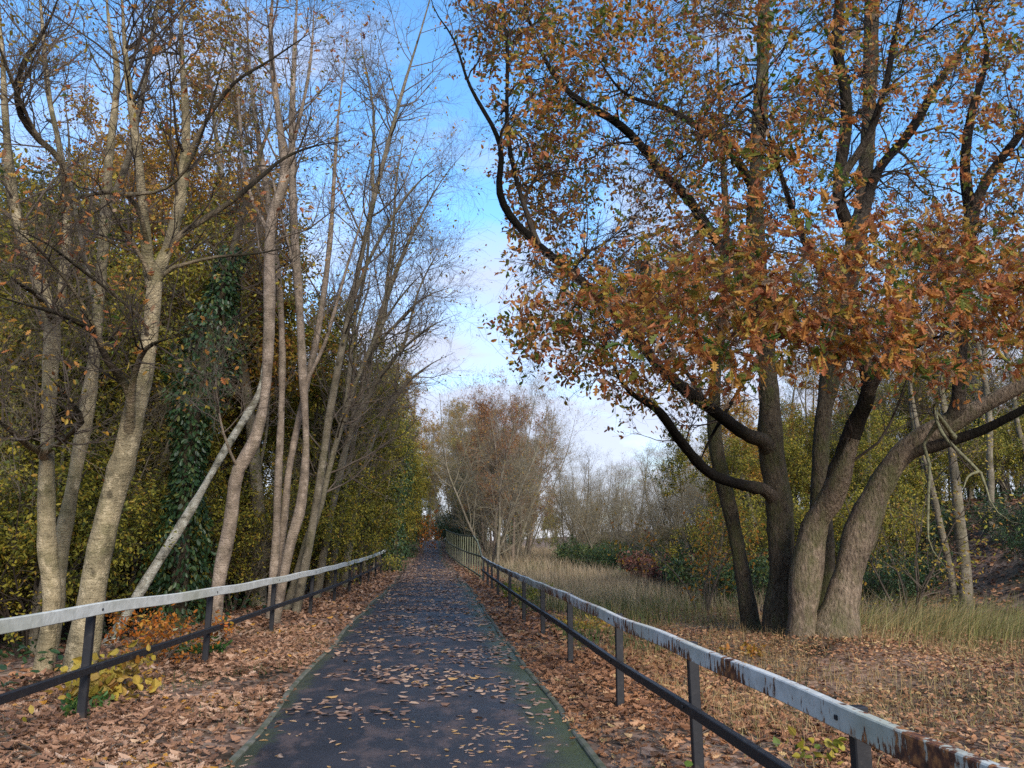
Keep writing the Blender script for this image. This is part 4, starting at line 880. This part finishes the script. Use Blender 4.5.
place(ivyt, [(0.5, 120), (3, 112), (-4.5, 96), (7, 110), (-1, 132), (5, 125), (9.5, 96), (2.6, 78), (12, 120)], 'dark tree closing the view at the far end of the path', 'dark trees closing the view beyond the path', smin=1., smax=1.4)
place(lime[0], [(2.2, 128), (8, 118), (5.5, 105), (-3, 122), (11, 108), (4, 84), (14, 130)], 'yellow-green tree closing the view at the far end of the path', 'yellow-green trees closing the view beyond the path', smin=1.2, smax=1.6)
place(rust[0], [(3.6, 47), (5.4, 54), (4.2, 64), (5.2, 70), (3.4, 56), (7.5, 62), (8.5, 70)], 'tall grey tree with thin rust-red leaves beside the far bridge railing', 'rust-leaved trees beside the far bridge', smin=.85, smax=1.0)
place(rust[1], [(4.8, 59), (6.6, 60), (5.8, 72), (8.0, 66)], 'tall grey tree with thin rust-red leaves beside the far bridge railing', 'rust-leaved trees beside the far bridge', smin=.95, smax=1.12)
place(bare[0], [(3.3, 41), (3.9, 52), (6.2, 66)], 'slender bare tree standing against the far bridge railing', 'bare trees beside the far bridge', smin=.75, smax=.95)
# across the field
place(greyt, [at(568, 52), at(584, 55), at(600, 49), at(622, 60), at(646, 56), at(668, 62), at(690, 54), at(612, 72), at(640, 75), at(705, 60), at(730, 52)], 'bare grey-twigged tree in the row across the dry field', 'bare trees across the field', smin=.7, smax=.95)
place(greyt, sector(34, 560, 790, 52, 95, 60, 2), 'bare grey-twigged tree in the row across the dry field', 'bare trees across the field', smin=.7, smax=1.)
place(bare[1], [at(578, 60), at(632, 66), at(660, 72), at(700, 70), at(720, 64), at(745, 58)], 'thin tree with a few last leaves in the row across the dry field', 'nearly bare trees across the field', smin=.7, smax=.9)
place(gold[0], [at(528, 112), at(545, 105), at(556, 118), at(512, 120)], 'round golden tree far beyond the end of the field', 'golden trees beyond the field', smin=.6, smax=.75)
place(lime[0], [at(520, 100), at(538, 96), at(553, 100)], 'low yellow-green tree far beyond the end of the field', 'yellow-green trees beyond the field', smin=.5, smax=.7)
place(hz, [at(630, 62), at(655, 60), at(680, 58), at(605, 64), at(720, 50), at(740, 44)], 'yellow-green bush along the hedge line across the field', 'bushes along the far hedge line', smin=.6, smax=.9)
place(gb, [at(585, 44), at(600, 42), at(622, 40), at(640, 39), at(612, 46), at(575, 50), at(652, 36), at(632, 44), at(668, 38), at(596, 52), at(720, 23), at(705, 26), at(740, 21)], 'low dark green bush at the edge of the dry field', 'low green bushes across the field', smin=.9, smax=1.3)
place(br, [at(672, 34), at(690, 32), at(705, 33), at(715, 29), at(680, 28), at(698, 27), at(660, 31), at(725, 25)], 'low reddish bramble mound between the field and the oak', 'bramble mounds beside the oak', smin=.9, smax=1.3)
place(dk, [at(735, 34), at(760, 30), at(700, 42)], 'dark bush in the hollow behind the oak', 'dark bushes behind the oak', smin=.6, smax=.9)
# the bank
place(lime[0], [at(735, 33), at(765, 37), at(795, 31), at(815, 38), at(845, 34), at(885, 30), at(920, 34), at(950, 30), at(985, 36), at(1015, 32)], 'olive-leaved tree in the belt behind the oak', 'olive-leaved trees in the belt behind the oak', smin=.75, smax=1.)
place(ivyt, [at(752, 42), at(790, 42), at(828, 44), at(862, 42), at(898, 41), at(940, 40), at(975, 41)], 'dark ivy-clad tree in the belt behind the oak', 'ivy-clad trees in the belt behind the oak', smin=.8, smax=1.)
place(gold[0], [at(760, 30), at(800, 34), at(850, 38), at(945, 34), at(740, 40), at(1010, 38)], 'gold-leaved tree in the wood behind the oak stems', 'golden trees behind the oak', smin=.6, smax=.85)
place(hz, [at(770, 26), at(800, 29), at(835, 24), at(860, 30), at(900, 29), at(930, 30), at(960, 31), at(990, 28), at(1020, 26), at(745, 30), at(820, 33), at(880, 34)], 'yellow-green bush on the rise behind the oak stems', 'bushes on the bank behind the oak', smin=.7, smax=1.)
place(greyt, [at(780, 36), at(830, 36), at(870, 33), at(905, 37), at(950, 37), at(985, 35), at(1030, 33)], 'bare many-stemmed tree along the top of the bank', 'bare trees along the bank top', smin=.8, smax=1.)
place(bare[0], [at(890, 27), at(915, 32), at(990, 24), at(1012, 29), at(1040, 26), at(860, 34), at(975, 33), at(940, 29)], 'dark slender tree on the leafy bank behind the oak', 'trees on the bank', smin=.85, smax=1.1)
place(ivyt, [at(1000, 31), at(925, 36), at(1035, 33)], 'ivy-wrapped tree on top of the bank behind the oak', 'ivy-wrapped trees on the bank', smin=.8, smax=1.)
place(lime[0], [at(900, 24), at(870, 27), at(700, 24)], 'small yellow-leaved tree behind the stems of the oak', 'small yellow trees behind the oak', smin=.55, smax=.7)
place(dk, [at(880, 21), at(905, 23), at(1015, 22), at(850, 25), at(935, 26), at(1040, 19.5)], 'dark evergreen bush on the bank behind the grass tussock', 'dark bushes on the bank', smin=.45, smax=.7)
# ------------------------------------------------------------------ small plants
def plant(name, label, cat, px, Y, h, wd, leaf, shape, lsize, nst=5, n2=4, n3=3, leafn=2, z=None, tone=(.5, .25), group=None):
    r = bush(name, label, cat, h, wd, leaf, 'twig', nst, n2, n3, leafn, lsize, tone, shape, group)
    x, y = at(px, Y); r.location = (x, y, float(Hh(x, y))); return r
plant('beech_sapling', 'small beech sapling with bright orange leaves under the grey railing', 'sapling', 166, 11.2, 1.0, .62, 'orange_leaf', HEX, (.05, .08), 7, 7, 6, 3)
plant('yellow_shrub', 'low shrub with large round yellow leaves behind the near grey-railing post', 'shrub', 118, 9.0, .62, .45, 'yellow_leaf', RND, (.06, .13), 8, 6, 3, 2, tone=(.75, .15))
plant('yellow_shrub', 'sprawl of round yellow leaves between the orange sapling and the leaf litter', 'shrub', 132, 8.9, .38, .6, 'yellow_leaf', RND, (.06, .12), 9, 6, 3, 2, tone=(.78, .15))
plant('nettle_clump', 'green nettle clump at the foot of the nearest grey-railing post', 'plant', 100, 8.3, .22, .25, 'green_leaf', HEX, (.05, .09), 7, 5, 3, 3)
plant('nettle_clump', 'green weeds behind the railing between the two nearest posts on the alder side', 'plant', 205, 12.2, .35, .5, 'green_leaf', HEX, (.05, .1), 8, 5, 4, 3)
plant('yellow_sprig', 'tuft of fallen-yellow leaves in the litter beside the grey-railing post foot', 'plant', 45, 7.6, .14, .3, 'yellow_leaf', HEX, (.06, .1), 5, 3, 2, 2)
plant('maple_seedling', 'yellow maple seedlings beyond the nearest stretch of the rusty rail', 'seedling', 985, 5.4, .42, .45, 'yellow_leaf', RND, (.07, .12), 6, 4, 2, 1)
plant('maple_seedling', 'yellow-green seedlings in the litter just beyond the lower black rail', 'seedling', 815, 6.3, .35, .6, 'yellow_leaf', RND, (.06, .1), 9, 4, 3, 1, tone=(.35, .25))
plant('maple_seedling', 'pair of golden seedlings at the foot of the slim tree', 'seedling', 735, 12.3, .3, .4, 'orange_leaf', HEX, (.07, .12), 6, 4, 3, 2, tone=(.15, .2))
plant('dock_plant', 'green dock leaves beside the nearest rusty-railing post', 'plant', 668, 5.6, .16, .2, 'green_leaf', HEX, (.06, .11), 6, 3, 2, 2)
plant('yellow_shrub', 'golden undergrowth just beyond the rusty railing, halfway down the path', 'shrub', 578, 14.5, .45, .9, 'yellow_leaf', HEX, (.05, .09), 9, 5, 4, 3, tone=(.75, .25))
plant('green_shrub', 'lime-green weeds beyond the rusty railing where the dry field begins', 'shrub', 528, 22, .7, 1.0, 'yellow_leaf', HEX, (.06, .1), 9, 6, 5, 3, tone=(.15, .2))
plant('oak_sapling', 'orange and yellow leaved sapling behind the slim leaning tree', 'sapling', 700, 17.5, 2.6, 1.1, 'orange_leaf', HEX, (.06, .11), 6, 7, 6, 3, tone=(.2, .25))
plant('maple_sapling', 'yellow-leaved sapling between the oak and the pale twin birch', 'sapling', 898, 15.5, 3.3, 1.0, 'yellow_leaf', HEX, (.05, .1), 6, 8, 6, 3, tone=(.55, .3))
plant('orange_shrub', 'small orange bush glowing under the dark trees at the far end of the path', 'shrub', 421, 62, 3.2, 1.3, 'orange_leaf', HEX, (.12, .2), 7, 7, 6, 3)
plant('ivy_tangle', 'bright leaf tuft hanging over the grey rail where the bridge railing begins', 'plant', 388, 38, 1.25, .5, 'yellow_leaf', HEX, (.07, .12), 6, 5, 4, 3, tone=(.3, .2))
# ------------------------------------------------------------------ camera, light, sky
sc = bpy.context.scene
cd = bpy.data.cameras.new('camera'); cam = bpy.data.objects.new('camera', cd); C.objects.link(cam)
cam.location = (0, 0, CAMH); cam.rotation_euler = (math.pi/2+PITCH, 0, -YAW)
cd.sensor_width = 36; cd.lens = 36*F/1024; cd.clip_end = 3000; cd.clip_start = .05; sc.camera = cam
SUN_EL, SUN_AZ = math.radians(31), math.radians(162)      # azimuth clockwise from +Y: behind the camera, a little to the right
sd = bpy.data.lights.new('sun', 'SUN'); so = bpy.data.objects.new('sun', sd); C.objects.link(so)
sd.energy = 2.1; sd.angle = math.radians(26); sd.color = (1, .94, .86)
so.rotation_euler = (math.pi/2-SUN_EL, 0, math.pi-SUN_AZ)
w = bpy.data.worlds.new('World'); sc.world = w; w.use_nodes = True; t = w.node_tree; t.nodes.clear(); L = t.links.new
N = lambda ty, **k: _n(t, ty, k)
sky = N('ShaderNodeTexSky', _sky_type='NISHITA', _sun_disc=False, _sun_elevation=SUN_EL, _sun_rotation=SUN_AZ, _air_density=1.0, _dust_density=.15, _ozone_density=2.2)
tc = N('ShaderNodeTexCoord'); sp = N('ShaderNodeSeparateXYZ'); L(tc.outputs['Generated'], sp.inputs[0])
mx = N('ShaderNodeMath', _operation='MAXIMUM'); L(sp.outputs[2], mx.inputs[0]); mx.inputs[1].default_value = 0.
ad = N('ShaderNodeMath', _operation='ADD'); L(mx.outputs[0], ad.inputs[0]); ad.inputs[1].default_value = .16
dv = N('ShaderNodeVectorMath', _operation='DIVIDE'); L(tc.outputs['Generated'], dv.inputs[0]); cb = N('ShaderNodeCombineXYZ')
for k in range(3): L(ad.outputs[0], cb.inputs[k])
L(cb.outputs[0], dv.inputs[1])
cn = N('ShaderNodeTexNoise', Scale=1.5, Detail=9., Roughness=.55, Distortion=.3); L(dv.outputs[0], cn.inputs['Vector'])
lw = N('ShaderNodeMapRange'); L(sp.outputs[2], lw.inputs[0]); lw.inputs[1].default_value = .05; lw.inputs[2].default_value = .62; lw.inputs[3].default_value = .43; lw.inputs[4].default_value = -.1
a2 = N('ShaderNodeMath', _operation='ADD'); L(cn.outputs['Fac'], a2.inputs[0]); L(lw.outputs[0], a2.inputs[1])
cr = ramp(N, [(.54, g(0)), (.66, g(.55)), (.8, g(.93))]); L(a2.outputs[0], cr.inputs[0])
hs = N('ShaderNodeHueSaturation', Hue=.497, Saturation=1.2, Value=1.); L(sky.outputs[0], hs.inputs['Color'])
col = mix(N, L, cr.outputs[0], hs.outputs[0], (2.0, 2.1, 2.6))
bg = N('ShaderNodeBackground', Strength=.14); L(col, bg.inputs[0]); ow = N('ShaderNodeOutputWorld'); L(bg.outputs[0], ow.inputs[0])
sc.view_settings.view_transform = 'Standard'; sc.view_settings.look = 'None'; sc.view_settings.exposure = 1.48; sc.view_settings.gamma = 1
cy = sc.cycles; cy.use_denoising = False; cy.max_bounces = 5; cy.diffuse_bounces = 4; cy.glossy_bounces = 2; cy.transmission_bounces = 3; cy.transparent_max_bounces = 4; cy.caustics_reflective = False; cy.caustics_refractive = False
